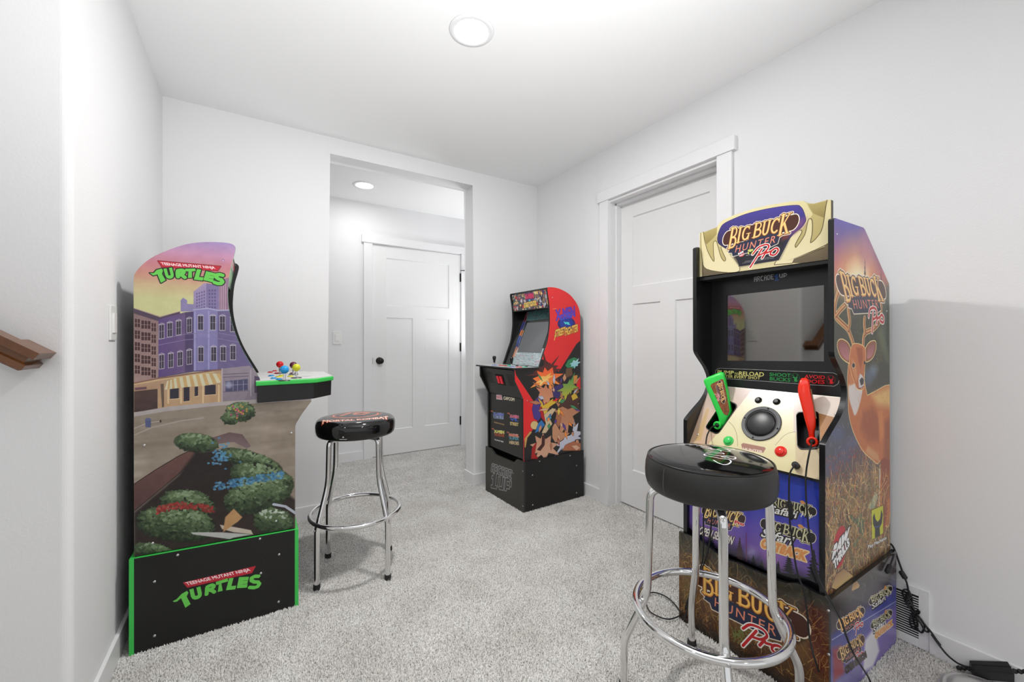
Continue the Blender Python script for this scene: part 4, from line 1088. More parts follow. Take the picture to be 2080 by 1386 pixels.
    # speaker slots and the two red coin buttons
    for side in (0, 1):
        for i in range(8):
            wc = (.075 if side == 0 else W - .150) ; t = .82 - i * .055; sh_ = .0
            patch('speaker_slot', a_, b_, wc, wc + .075, t, t + .018, .0006, M_blackflat, cp, .002)
    cr = mat('red_coin_button', (206, 30, 44), rough=.25, emis=(206, 30, 44), estr=.25)
    patch('coin_plate', a_, b_, .195, .295, .40, .80, .002, M_blackflat, root, .004, .001)
    for wa in (.215, .255): patch('coin_button', a_, b_, wa, wa + .024, .46, .74, .009, cr, root, .008, .0015)
    # control deck
    dk = Art(-.09, .16, -.01, W + .01, 900, (190, 194, 192)); dk.noise(.05, 10, 3)
    for cx, cy in ((.0, .11), (.0, .34)):
        dk.ell((cx, cy), .035, .035, (120, 150, 200), photo=False); dk.ell((cx + .06, cy - .06), .03, .04, (200, 205, 205), photo=False)
    MDk = art_mat('grey_deck_print', dk, rough=.25)
    bm = bmesh.new(); dz0, dz1 = .934, .944
    dp = [(-.068, .006), (.137, .006), (.137, W - .006), (-.082, W + .002)]
    prism(bm, [F(u, w_, dz0) for u, w_ in dp], [F(u, w_, dz1) for u, w_ in dp])
    o = obj('control_deck', bm, M_blackflat, root, mats=[M_tmold, MDk]); set_uv(o, lambda c: loc(c)[:2], dk, lambda n, c: n.z > .9, 1)
    for ju, jw in ((0.0, .365), (0.0, .140)):
        p = F(ju, jw, dz1); M_ = Matrix.Translation((p.x, p.y, dz1))
        bm = bmesh.new(); lathe(bm, [(0, .003), (.018, .003), (.019, 0), (0, 0)], n=20, M=M_); j = obj('joystick', bm, mat('lilac_disc', (120, 130, 190), rough=.3), root)
        bm = bmesh.new(); lathe(bm, [(.004, .002), (.004, .02)], n=10, M=M_); obj('shaft', bm, M_chrome, j)
        bm = bmesh.new(); lathe(bm, [(0, .018), (.006, .018), (.0075, .022), (.008, .030), (.0125, .048), (.0135, .056), (.011, .064), (.005, .0675), (0, .068)], n=20, M=M_); obj('bat_handle', bm, mat('black_bat', (16, 16, 17), rough=.15), j, smooth=True)
    bcols = [mat('red_button', (206, 50, 60), rough=.2), mat('green_button', (70, 180, 140), rough=.2), mat('black_button', (20, 20, 20), rough=.2)]
    for k, (bu, bw) in enumerate(((.012, .305), (.040, .290), (.016, .275), (.044, .260), (.020, .245), (.048, .230), (.012, .085), (.040, .070), (.016, .055), (.044, .040), (.085, .20), (.095, .10), (.085, .30))):
        p = F(bu, bw, dz1); bm = bmesh.new()
        lathe(bm, [(0, .005), (.007, .005), (.0075, .003), (.011, .003), (.0115, 0)], n=14, M=Matrix.Translation((p.x, p.y, dz1))); obj('button', bm, bcols[(0, 1, 0, 1, 0, 1, 0, 1, 0, 1, 2, 2, 1)[k]], root)
    # instruction strip, screen, upper strip on one leaning board
    S0, S1 = (.150, .946), (.330, 1.372)
    G = Art(0, W, .94, 1.38, 1300, (24, 25, 27), atw(S0, S1)); zs = ZM(6.93, 1020, 580)
    G.poly(zs((150, 1100), (220, 940), (590, 950), (530, 1145)), (160, 176, 180), grow=.03)
    rg = random.Random(4)
    for i in range(160):
        x = rg.uniform(160, 560); y = rg.uniform(955, 1125)
        G.line(zs((x, y), (x + rg.uniform(10, 34), y + 1)), .0024, rg.choice([(120, 140, 150), (196, 90, 110), (210, 214, 214), (90, 100, 120), (222, 226, 224)]), alpha=.7)
    G.poly(zs((340, 375), (700, 320), (700, 465), (340, 500)), (92, 128, 130))
    for i in range(110):
        x = rg.uniform(345, 690); y = rg.uniform(345, 480); G.line(zs((x, y), (x + rg.uniform(6, 20), y - 8)), .003, rg.choice([(60, 90, 96), (130, 160, 150), (44, 60, 70), (120, 60, 70)]), alpha=.8)
    for a, b, c in (((345, 390), (300, 520), (120, 50, 60)), ((300, 520), (255, 640), (50, 60, 130)), ((275, 640), (245, 720), (226, 120, 40)), ((245, 720), (215, 800), (60, 90, 170)), ((225, 790), (190, 890), (36, 60, 130)), ((200, 880), (155, 1000), (196, 120, 80))):
        G.line(zs(a, b), .017, c)
        G.line(zs((a[0] + 25, a[1]), (b[0] + 25, b[1])), .008, tuple(min(255, v + 40) for v in c))
    MG = art_mat('leaning_board_print', G, rough=.18)
    slab('screen_board', S0, S1, .012, M_black, [M_black, MG], G, lambda c: (wf(c), c.z))
    M_scr = mat('grey_screen', (92, 95, 98), rough=.08, spec=.6)
    aw = atw(S0, S1); v = S1[1] - S0[1]
    tl = aw(1069.8, 656.5); bl = aw(1052.5, 715.6)
    patch('screen', S0, S1, .06, W - (tl[0] + bl[0]) / 2, (bl[1] - S0[1]) / v, (tl[1] - S0[1]) / v, .002, M_scr, root, .003)
    # marquee
    m0, m1 = (.232, 1.350), (.218, 1.472)
    Q = Art(0, W, 1.34, 1.48, 1300, (120, 110, 110), atw(m0, m1)); zq = ZM(6.93, 1020, 580)
    for i in range(420):
        x = rg.uniform(0, W); y = rg.uniform(1.345, 1.478); r = rg.uniform(.006, .016)
        Q.poly([(x + r * rg.uniform(.3, 1.3) * math.cos(t), y + r * rg.uniform(.5, 1.6) * math.sin(t)) for t in (0, 1.1, 2.3, 3.4, 4.6, 5.5)], rg.choice([(196, 56, 70), (226, 206, 150), (70, 66, 110), (180, 182, 200), (150, 120, 96), (60, 52, 56), (210, 200, 205), (110, 90, 120), (232, 190, 120), (50, 90, 90)]), photo=False, line=(40, 30, 34), lw=.001)
    Q.poly([(.20, 1.37), (.30, 1.37), (.30, 1.47), (.20, 1.47)], (70, 70, 120), photo=False, alpha=.7, blur=.01)
    text_q(Q, 'X-MEN', ((.195, 1.425), (.30, 1.425), (.195, 1.462)), (220, 60, 100), bold=.09, outline=(90, 30, 90), ow=.003, photo=False)
    text_q(Q, 'VS.', ((.235, 1.406), (.262, 1.406), (.235, 1.42)), (100, 220, 230), bold=.06, photo=False)
    text_q(Q, 'STREET FIGHTER', ((.17, 1.362), (.33, 1.372), (.17, 1.40)), (240, 206, 110), bold=.09, outline=(80, 50, 30), ow=.0025, photo=False)
    MQ = art_mat('collage_marquee_print', Q, rough=.15)
    slab('marquee', m0, m1, .012, M_black, [M_black, MQ], Q, lambda c: (wf(c), c.z))
    slab('marquee_underside', (.229, 1.350), (.33, 1.374), .008, M_black)
    slab('top_panel', (.222, 1.476), (.42, 1.430), .010, M_black)
    slab('back_panel', (.495, .34), (.495, 1.32), .012, M_black)
    # base riser with handle notch and the pixel wordmark
    zr = ZM(12.33 * .937, 980, 930); zr = ZM(11.55, 980, 930)
    hR = .333
    front = [(0, 0), (W, 0), (W, hR), (W - .075, hR), (W - .135, hR - .030), (.115, hR - .030), (.078, hR), (0, hR)]
    bm = bmesh.new(); prism(bm, [F(0, w_, z) for w_, z in front], [F(.013, w_, z) for w_, z in front])
    RA = Art(0, W, 0, .34, 1500, (50, 48, 42), lambda x, y: (lambda h_: (wf(h_), h_.z))(hit(x, y, O, U)))
    RA.noise(.015, 60, 3)
    c = [RA.P(p) for p in zr((205, 320), (668, 500), (225, 140))]
    Ov = np.array(c[0]); Xv = np.array(c[1]) - Ov; Yv = np.array(c[2]) - Ov
    c2 = [RA.P(p) for p in zr((205, 700), (655, 790), (235, 325))]
    O2 = np.array(c2[0]); X2 = np.array(c2[1]) - O2; Y2 = np.array(c2[2]) - O2
    LG, DG = (146, 146, 144), (62, 62, 60)
    for ph in (0, 1):
        col = LG if ph == 0 else DG; g_ = .0065 if ph == 0 else 0.0
        pix_word(RA, 'ARCADE', (Ov, Xv, Yv), col, g_)
        pix_word(RA, '1UP', (O2, X2, Y2), col, g_)
    text_q(RA, 'TM', zr((680, 372), (735, 385), (680, 345)), LG, bold=.03)
    MR = art_mat('pixel_wordmark_print', RA, rough=.35)
    o = obj('base_front_panel', bm, M_black, root, mats=[M_gb, MR]); set_uv(o, lambda c_: (wf(c_), c_.z), RA, lambda n, c_: n.dot(U) < -.9, 1)
    for nm, wa, wb in (('base_side_panel', 0, .013), ('base_side_panel', W - .013, W)):
        bm = bmesh.new(); prism(bm, [F(.013, wa, 0), F(.529, wa, 0), F(.529, wa, hR), F(.013, wa, hR)], [F(.013, wb, 0), F(.529, wb, 0), F(.529, wb, hR), F(.013, wb, hR)]); obj(nm, bm, M_black, root)
    for px, py in ((1096, 937.5), (1158, 926), (1171, 946), (1081.5, 965.5), (1171, 1001.5), (1082, 1026)):
        screw(root, hit(px, py, O, Wd), -Wd)
    for px, py in ((1062, 957.5), (1062.3, 1028.5), (983, 922.5), (983.3, 985)):
        screw(root, hit(px, py, O, U), -U, .0035)
fighter_cabinet()
# ================================================================== the hunting game cabinet at the right
def hunting_cabinet():
    X0r, X1r, Y0r, Y1r = 1.452, 2.02, 0.540, 1.050      # riser
    Yn, Yni, Yfi, Yf = 0.553, 0.569, 1.021, 1.037
    root = thing('arcade_cabinet', 'large hunting arcade cabinet with deer side art and green and orange toy rifles', 'arcade cabinet', (1.74, .795, 0))
    at = lambda x, y: (lambda p: (p.x, p.z))(hit(x, y, (0, Yn, 0), (0, 1, 0)))
    prof = [(1.462, .335), (1.462, .802), (1.470, .810), (1.505, .834), (1.540, .856), (1.567, .873), (1.590, .893), (1.604, .911), (1.614, .930), (1.618, .951), (1.614, .972), (1.603, .991), (1.587, 1.012), (1.567, 1.031), (1.545, 1.052), (1.530, 1.068), (1.524, 1.083), (1.523, 1.492), (1.529, 1.498), (1.752, 1.501), (1.765, 1.497), (1.990, 1.330), (1.995, 1.318), (2.006, .336)]
    prof = prof[:1] + osp(prof[1:17], 3) + prof[17:]
    # ---------------- side print
    A = Art(1.45, 2.02, .32, 1.52, 1300, (90, 80, 70), at)
    A.vgrad([(.33, (74, 50, 34)), (.50, (84, 62, 46)), (.66, (84, 74, 76)), (.78, (78, 80, 96)), (.95, (70, 72, 72)), (1.12, (58, 62, 50)), (1.24, (84, 84, 56)), (1.30, (200, 130, 90)), (1.36, (190, 104, 110)), (1.42, (140, 92, 150)), (1.47, (104, 84, 166)), (1.50, (96, 84, 176))])
    zb = ZM(3.223, 1680, 430); z6 = ZM(4.076, 1380, 700); zl = ZM(2.586, 1660, 850); z8 = ZM(3.254, 1620, 960)
    A.ell((1742, 550), 34, 50, (246, 176, 110), blur=.13, alpha=.9); A.ell((1742, 556), 20, 22, (255, 236, 190), blur=.06); A.ell((1760, 500), 14, 46, (200, 130, 150), blur=.05, alpha=.5)
    A.noise(.05, 20, 9)
    A.poly(zb((45, 560), (120, 600), (200, 640), (330, 560), (410, 480), (410, 1200), (45, 1200)), (62, 62, 50), blur=.03, alpha=.75)
    A.poly(zb((300, 480), (410, 470), (410, 900), (360, 900)), (84, 96, 84), blur=.05, alpha=.6)
    rg = random.Random(11)
    for i in range(10):
        x = rg.uniform(1.5, 1.98); A.spruce((x, 1.06 + rg.uniform(-.03, .05)), rg.uniform(.10, .2), rg.uniform(.02, .035), rg.choice([(44, 48, 34), (62, 64, 40), (84, 80, 50)]), i, .8)
    A.spruce(A.P((1757, 620)), .16, .022, (70, 50, 60), 3, .8); A.spruce(A.P((1790, 640)), .16, .03, (66, 60, 60), 8, .8)
    A.grass(260, (1.46, 2.0, 1.00, 1.20), .0018, .02, [(120, 120, 70), (90, 96, 56), (40, 44, 30), (150, 140, 90)], 1.2, 5, .6)
    A.poly(zb((330, 800), (360, 760), (410, 960), (410, 1010), (380, 980)), (140, 156, 110), blur=.02, alpha=.35)
    for (x, y, r, c) in ((1768, 760, 12, (120, 140, 180)), (1776, 750, 8, (150, 170, 200)), (1762, 775, 10, (96, 110, 150)), (1700, 880, 16, (86, 96, 150)), (1715, 925, 18, (80, 88, 130)), (1690, 950, 14, (90, 96, 140)), (1730, 900, 12, (100, 100, 140))):
        A.ell((x, y), r, r, c, blur=.03, alpha=.5)
    # meadow
    fl = [(146, 50, 40), (176, 70, 56), (120, 40, 36), (196, 110, 90)]
    gold = [(196, 138, 76), (222, 176, 100), (160, 100, 56), (140, 120, 60), (236, 206, 150), (110, 70, 40), (96, 84, 40)]
    A.grass(220, (1.46, 2.0, .70, .86), .0018, .02, [(150, 150, 170), (176, 170, 170), (120, 120, 140), (110, 90, 80)], .8, 31, .7)
    A.grass(320, (1.46, 1.80, .64, .76), .0030, .018, fl, .9, 6, .75)
    A.grass(1300, (1.46, 2.0, .33, .66), .0022, .085, gold + [(246, 216, 150), (232, 186, 110), (206, 120, 70)], .5, 7, .95); A.grass(500, (1.46, 2.0, .33, .64), .0026, .03, gold + fl, 1.3, 27, .9)
    A.grass(260, (1.46, 2.0, .34, .62), .0035, .03, [(90, 110, 60), (70, 96, 60), (120, 140, 80), (60, 70, 40)], .9, 8, .7)
    for i in range(120): A.ell(at(1685 + rg.uniform(0, 110), 960 + rg.uniform(0, 160)), .0022, .003, rg.choice([(236, 226, 210), (226, 200, 190)]), photo=False, n=6, alpha=.7)
    for i in range(9):
        x, y = 1735 + rg.gauss(0, 22), 1070 + rg.gauss(0, 20)
        A.ell((x, y), 3, 12, (84, 112, 84), rot=rg.uniform(-.8, .8), alpha=.85, shade=.004)
    A.poly(zl((265, 470), (300, 400), (312, 380), (318, 420), (300, 470), (280, 480)), (140, 160, 130), col2=(200, 206, 180)); 
    A.poly(zl((75, 890), (100, 820), (140, 790), (190, 830), (150, 860), (100, 900)), (214, 186, 130), col2=(160, 120, 80), line=(70, 46, 30), lw=.003)
    # deer
    RIM = (255, 230, 160)
    body = z6((1402, 150), (1396, 220), (1393, 300), (1400, 420), (1402, 560), (1430, 690), (1480, 810), (1530, 890), (1600, 955), (1640, 985), (1668, 960), (1668, 1060), (1655, 1200), (1640, 1386), (1630, 1500), (1700, 1500), (1745, 1386), (1750, 335), (1700, 345), (1640, 380), (1580, 412), (1556, 425), (1545, 380), (1530, 300), (1535, 150))
    body = csp(body[:-9], 5) + body[-9:] if False else osp(body[:18], 5) + body[18:23] + osp(body[23:], 4)
    A.poly(body, RIM, grow=.0028, blur=.003); A.poly(body, (190, 104, 54), col2=(206, 122, 66), gdir=(1, 1))
    A.poly(z6((1590, 420), (1750, 350), (1750, 520), (1640, 500)), (240, 206, 130), blur=.03, alpha=.8)
    A.poly(z6((1520, 560), (1600, 520), (1660, 600), (1650, 800), (1560, 800), (1500, 700)), (150, 72, 40), blur=.03, alpha=.7)
    A.poly(z6((1640, 560), (1680, 540), (1700, 760), (1660, 800)), (222, 140, 80), blur=.02, alpha=.7); A.poly(z6((1700, 640), (1748, 600), (1748, 1300), (1690, 1000)), (136, 70, 44), blur=.03, alpha=.6)
    A.poly(z6((1560, 840), (1640, 900), (1660, 970), (1600, 950), (1540, 890)), (214, 160, 110), blur=.012, alpha=.8)
    A.poly(csp(z6((1412, 320), (1405, 440), (1432, 540), (1452, 588), (1480, 540), (1510, 420), (1505, 360))), (222, 210, 206), blur=.006)
    A.poly(z6((1405, 250), (1425, 250), (1440, 330), (1410, 340)), (206, 130, 80), blur=.006)
    for k in range(7): A.line(z6((1470 + k * 22, 600 + k * 10), (1500 + k * 24, 720 + k * 14), (1530 + k * 22, 820 + k * 10)), .002, (150, 76, 42), alpha=.5, blur=.003)
    for pts in (((178, 890), (160, 830), (135, 770), (95, 730), (58, 690), (50, 640), (58, 580), (76, 520)), ((60, 680), (90, 640), (118, 612)), ((140, 775), (148, 720), (140, 650), (142, 600)), ((235, 880), (246, 800), (300, 770), (340, 725), (355, 650), (350, 590), (335, 550)), ((250, 800), (244, 740), (246, 700)), ((318, 750), (350, 690))):
        A.line(osp(zb(*pts)), .021, RIM, blur=.002)
    for pts in (((178, 890), (160, 830), (135, 770), (95, 730), (58, 690), (50, 640), (58, 580), (76, 520)), ((60, 680), (90, 640), (118, 612)), ((140, 775), (148, 720), (140, 650), (142, 600)), ((235, 880), (246, 800), (300, 770), (340, 725), (355, 650), (350, 590), (335, 550)), ((250, 800), (244, 740), (246, 700)), ((318, 750), (350, 690))):
        A.line(osp(zb(*pts)), .0165, (150, 86, 46)); A.line([(x - 1, y) for x, y in osp(zb(*pts))], .007, (222, 160, 100), blur=.002)
    for ear, inn in ((((145, 990), (95, 955), (70, 895), (72, 850), (98, 838), (135, 860), (155, 905), (160, 960)), ((135, 975), (98, 940), (82, 890), (88, 860), (110, 858), (138, 890), (145, 940))), (((248, 975), (250, 905), (278, 858), (316, 850), (319, 900), (302, 950), (272, 978)), ((262, 960), (268, 900), (290, 872), (308, 868), (306, 905), (290, 950)))):
        A.poly(csp(zb(*ear)), RIM, grow=.003, blur=.002); A.poly(csp(zb(*ear)), (150, 90, 60)); A.poly(csp(zb(*inn)), (196, 128, 130), col2=(150, 84, 88), blur=.005)
    head = zb((165, 875), (150, 930), (148, 1000), (160, 1060), (178, 1115), (192, 1150), (207, 1165), (235, 1162), (243, 1130), (242, 1080), (247, 1020), (252, 960), (250, 900), (228, 876), (195, 866))
    head = csp(head)
    A.poly(head, RIM, grow=.0022, blur=.002); A.poly(head, (190, 104, 56), col2=(206, 120, 66))
    A.poly(zb((190, 890), (230, 890), (235, 960), (220, 1030), (205, 980)), (160, 74, 36), blur=.01, alpha=.8); A.poly(zb((160, 960), (185, 985), (200, 1080), (190, 1120), (165, 1040)), (216, 150, 100), blur=.01, alpha=.7)
    A.ell(zb((172, 1010))[0], 4.0, 5.6, (206, 170, 140)); A.ell(zb((173, 1008))[0], 2.8, 4.4, (34, 34, 44)); A.ell(zb((246, 990))[0], 1.8, 3.6, (40, 32, 30))
    A.poly(zb((205, 1100), (215, 1060), (232, 1075), (242, 1100), (240, 1140), (225, 1160), (208, 1150)), (214, 210, 210)); A.poly(zb((212, 1105), (228, 1085), (241, 1100), (238, 1130), (222, 1140)), (44, 38, 46)); A.line(zb((208, 1160), (225, 1152), (238, 1142)), .002, (50, 40, 40))
    for i in range(420):
        x, y = 1722 + rg.random() * 86, 780 + rg.random() * 170
        u, v = at(x, y)
        if x > 1732 + (y - 780) * .10: A.line([(u, v), (u + .004 + rg.uniform(0, .006), v - rg.uniform(.008, .02))], .0014, rg.choice([(166, 84, 44), (222, 146, 92), (140, 70, 40), (206, 120, 70)]), alpha=.35, photo=False)
    # fore leg and the grass that overlaps it
    A.poly(z6((1665, 960), (1690, 940), (1740, 960), (1720, 1386), (1690, 1600), (1672, 1600), (1680, 1250)), (150, 70, 44), blur=.006); A.line(z6((1660, 1040), (1655, 1330)), .008, (226, 214, 206), blur=.006)
    A.grass(420, (1.62, 2.0, .33, .62), .0028, .06, gold + [(246, 216, 150)], .8, 17, .9)
    # makers' marks
    A.ell((1706, 1112), 13, 44, (190, 30, 44), rot=.12)
    text_q(A, 'RAW', zl((75, 748), (162, 640), (88, 668)), (245, 245, 245), bold=.10, outline=(25, 20, 24), ow=.004)
    text_q(A, 'THRILLS', zl((90, 800), (172, 668), (82, 752)), (245, 245, 245), bold=.07, outline=(25, 20, 24), ow=.003)
    A.poly(zl((286, 484), (346, 458), (346, 604), (288, 638)), (206, 208, 40), line=(40, 40, 20), lw=.0015)
    A.poly(zl((292, 520), (300, 498), (306, 530), (318, 545), (330, 528), (336, 480), (344, 505), (340, 550), (328, 575), (330, 614), (303, 628), (303, 580), (293, 556)), (30, 34, 40)); A.line(zl((302, 570), (318, 572), (330, 562)), .003, (60, 100, 190), blur=.003)
    text_q(A, 'Play Mechanix', zl((268, 693), (366, 640), (266, 668)), (240, 240, 238), bold=.03, outline=(50, 40, 36), ow=.0015)
    # western title
    buck_logo(A, (1699, 578), (1799, 590), (1748, 562))
    A.ell(zb((65, 150))[0], 1.6, 2.2, (90, 60, 110))
    M_side = art_mat('deer_side_print', A, rough=.3)
    panelXZ('side_panel', prof, Yn, Yni, M_tmold, root, A, M_side)
    M_brn = mat('dark_inner_board', (24, 20, 18), rough=.28)
    panelXZ('side_panel', prof, Yfi, Yf, M_tmold, root)
    for px, py in ((1700, 476), (1801, 632)): screw(root, hit(px, py, (0, Yn, 0), (0, 1, 0)), (0, -1, 0), .003)
    # ---------------- carcass
    bxo('back_panel', 1.985, 1.997, Yni, Yfi, .34, 1.31, M_black, root)
    bm = bmesh.new(); prism(bm, [(1.56, Yni, 1.478), (1.75, Yni, 1.487), (1.975, Yni, 1.320), (1.975, Yni, 1.305), (1.75, Yni, 1.472), (1.56, Yni, 1.466)], [(1.56, Yfi, 1.478), (1.75, Yfi, 1.487), (1.975, Yfi, 1.320), (1.975, Yfi, 1.305), (1.75, Yfi, 1.472), (1.56, Yfi, 1.466)])
    obj('top_panel', bm, M_black, root)
    wf = lambda c: Yfi - c[1]
    # ---------------- topper board (marquee)
    MX = 1.545
    atm = lambda x, y: (lambda h_: (min(max(Yfi - h_.y, .0), Yfi - Yni), h_.z))(hit(x, y, (MX, 0, 0), (1, 0, 0)))
    atm_free = lambda x, y: (lambda h_: (Yfi - h_.y, h_.z))(hit(x, y, (MX, 0, 0), (1, 0, 0)))
    z3 = ZM(8, 1440, 400); z5 = ZM(3.85, 1380, 380)
    Mq = Art(-.005, .457, 1.33, 1.61, 1800, (206, 190, 140), atm_free)
    CR, CRd, OL = (232, 220, 178), (196, 180, 124), (140, 124, 72)
    Mq.vgrad([(1.34, (224, 212, 168)), (1.45, (206, 192, 140)), (1.6, (222, 210, 162))])
    out3 = z5((172, 358), (186, 350), (200, 352), (295, 312)) + z3((160, 440), (230, 380), (400, 300), (700, 200), (1000, 130), (1300, 80), (1530, 65), (1600, 100), (1700, 110), (1800, 85), (1925, 48), (1985, 48), (2010, 90))
    Mq.poly(z3((1590, 105), (1700, 112), (1800, 88), (1990, 40), (1990, 340), (1840, 345), (1690, 275), (1640, 200)), OL, col2=(176, 160, 100), blur=.004)
    Mq.poly(z5((180, 355), (295, 312), (292, 372), (262, 405), (212, 455), (190, 400)), OL, col2=(176, 160, 100), blur=.004)
    Mq.poly(z3((1350, 1075), (1380, 1010), (1860, 830), (1950, 700), (2040, 700), (2040, 1100)), (92, 82, 62), col2=(130, 112, 84)); Mq.poly(z5((178, 560), (215, 640), (380, 665), (370, 700), (178, 720)), (92, 82, 62), col2=(130, 112, 84))
    Mq.poly(z3((1370, 620), (1500, 540), (1640, 350), (1690, 275), (1880, 345), (1880, 600), (1700, 760), (1420, 860), (1370, 820)), (186, 170, 112), blur=.003)
    Mq.poly(z5((210, 450), (290, 380), (310, 460), (380, 560), (360, 600), (260, 600), (200, 520)), (186, 170, 112), blur=.003)
    rant = z3((1115, 1095), (1160, 970), (1300, 700), (1400, 600), (1480, 545), (1502, 575), (1450, 670), (1396, 780), (1402, 826), (1440, 800), (1560, 620), (1600, 450), (1625, 368), (1655, 365), (1672, 420), (1668, 600), (1642, 735), (1670, 745), (1760, 660), (1850, 500), (1925, 55), (1985, 50), (1988, 300), (1950, 640), (1890, 780), (1860, 830), (1380, 1010), (1350, 1075))
    lant = z5((170, 360), (172, 480), (182, 570), (213, 640), (380, 667), (470, 650), (432, 565), (395, 515), (335, 470), (330, 480), (345, 520), (365, 565), (350, 582), (322, 545), (290, 435), (275, 428), (268, 445), (270, 520), (275, 572), (262, 580), (222, 510), (195, 420), (185, 355))
    rant = csp(rant[:-3], 4) + rant[-3:]; lant = csp(lant, 4)
    for a in (rant, lant): Mq.poly(a, (84, 72, 44), grow=.0022, blur=.002); Mq.poly(a, CR, col2=(216, 202, 152)); Mq.poly([(x + 1.2, y + 1.2) for x, y in a], (246, 238, 208), alpha=.0)
    inner = z3((140, 720), (145, 620), (190, 500), (240, 440), (350, 380), (600, 280), (900, 205), (1200, 155), (1430, 137), (1490, 165), (1530, 220), (1565, 330), (1568, 400), (1500, 500), (1400, 580), (1310, 680), (1230, 830), (1140, 1000), (1110, 1030), (900, 1065), (520, 1125), (490, 1110), (440, 1000), (330, 880), (180, 780))
    inner = csp(inner, 4)
    Mq.poly(inner, (236, 224, 180), grow=.0024); Mq.poly(inner, (60, 48, 30), grow=.0012)
    Mq.poly(inner, (28, 28, 40), col2=(74, 62, 158), gdir=(.3, 1)); Mq.poly(z3((1300, 400), (1560, 350), (1540, 460), (1380, 600), (1300, 620)), (150, 84, 130), blur=.02, alpha=.6)
    Mq.poly(z3((250, 700), (900, 600), (1200, 560), (1280, 700), (1140, 1000), (520, 1120), (330, 880)), (26, 26, 34), blur=.02, alpha=.9); Mq.poly(z3((1180, 600), (1330, 580), (1280, 680), (1180, 720)), (120, 50, 44), blur=.01, alpha=.8)
    buck_logo(Mq, (1468, 486), (1623, 449), (1543, 451))
    Mq.ell(z3((525, 925))[0], 6.0, 6.4, (190, 34, 48)); text_q(Mq, 'RAW', z3((480, 950), (570, 905), (470, 915)), (245, 245, 245), bold=.07, outline=(30, 20, 24), ow=.001); text_q(Mq, 'THRILLS', z3((490, 980), (575, 940), (485, 955)), (245, 245, 245), bold=.04)
    Mq.poly(z3((632, 860), (718, 845), (718, 920), (632, 935)), (206, 214, 110)); Mq.poly(z3((640, 880), (655, 895), (680, 895), (705, 870), (712, 885), (690, 915), (690, 925), (655, 930), (655, 910), (640, 895)), (30, 30, 30))
    text_q(Mq, 'Play Mechanix', z3((605, 962), (735, 942), (603, 948)), (235, 235, 225), bold=.02)
    text_q(Mq, 'LICENSED BY RAW THRILLS INC. AND PLAY MECHANIX INC.', z3((580, 1060), (1010, 985), (578, 1046)), (200, 200, 200), bold=.0); text_q(Mq, 'ALL RIGHTS RESERVED. ALL OTHER TRADEMARKS ARE THEIR OWNERS.', z3((545, 1085), (1060, 998), (543, 1071)), (190, 190, 190), bold=.0)
    M_mq = art_mat('antler_marquee_print', Mq, rough=.2)
    top = []
    for p in out3: top.append(atm(*p))
    top[-1] = (Yfi - Yni, top[-1][1])
    top[0] = (.0, top[0][1])
    zb0, zb1 = atm(1426, 562)[1], atm(1684, 527)[1]
    loop = [(0.0, zb0)] + top + [(Yfi - Yni, zb1)]
    bm = bmesh.new(); prism(bm, [(MX, Yfi - a, z) for a, z in loop], [(MX + .016, Yfi - a, z) for a, z in loop])
    M_mdfedge = mat('board_edge_brown', (74, 66, 56), rough=.5)
    o = obj('marquee', bm, M_mdfedge, root, mats=[M_mdfedge, M_mq]); set_uv(o, lambda c: (Yfi - c.y, c.z), Mq, lambda n, c: n.x < -.9, 1)
    bxo('marquee_ledge', MX + .002, 1.66, Yni, Yfi, min(zb0, zb1) - .012, min(zb0, zb1) - .0005, M_blackflat, root)
    # ---------------- screen surround
    BX = 1.630; zB0, zB1 = .934, min(zb0, zb1) - .012
    atb = lambda x, y: (lambda h_: (Yfi - h_.y, h_.z))(hit(x, y, (BX, 0, 0), (1, 0, 0)))
    Bz = Art(0, Yfi - Yni, .93, 1.37, 1900, (31, 31, 33), atb)
    z6b = ZM(7.704, 1450, 740)
    pill = z6b((22, 140), (30, 100), (60, 70), (100, 63), (900, 97), (1860, 135), (1930, 165), (1965, 235), (1940, 310), (1880, 345), (1500, 322), (700, 262), (100, 222), (40, 190))
    Bz.poly(pill, (190, 190, 186), grow=.0006); Bz.poly(pill, (14, 14, 14), grow=-.0008)
    YL, GR, RD = (222, 214, 128), (40, 150, 74), (214, 30, 36)
    text_q(Bz, 'PUMP', z6b((52, 152), (308, 168), (58, 92)), YL, bold=.02); text_q(Bz, 'TO', z6b((318, 168), (385, 172), (319, 132)), YL, bold=.015); text_q(Bz, 'RELOAD', z6b((392, 176), (782, 196), (395, 112)), YL, bold=.02)
    text_q(Bz, 'AFTER EVERY SHOT', z6b((105, 208), (722, 242), (110, 165)), YL, bold=.015)
    text_q(Bz, 'SHOOT', z6b((868, 186), (1200, 208), (872, 130)), GR, bold=.02); text_q(Bz, 'BUCKS', z6b((872, 255), (1195, 280), (876, 198)), GR, bold=.02)
    text_q(Bz, 'AVOID', z6b((1412, 218), (1735, 238), (1418, 162)), RD, bold=.02); text_q(Bz, 'DOES', z6b((1440, 296), (1730, 312), (1445, 236)), RD, bold=.02)
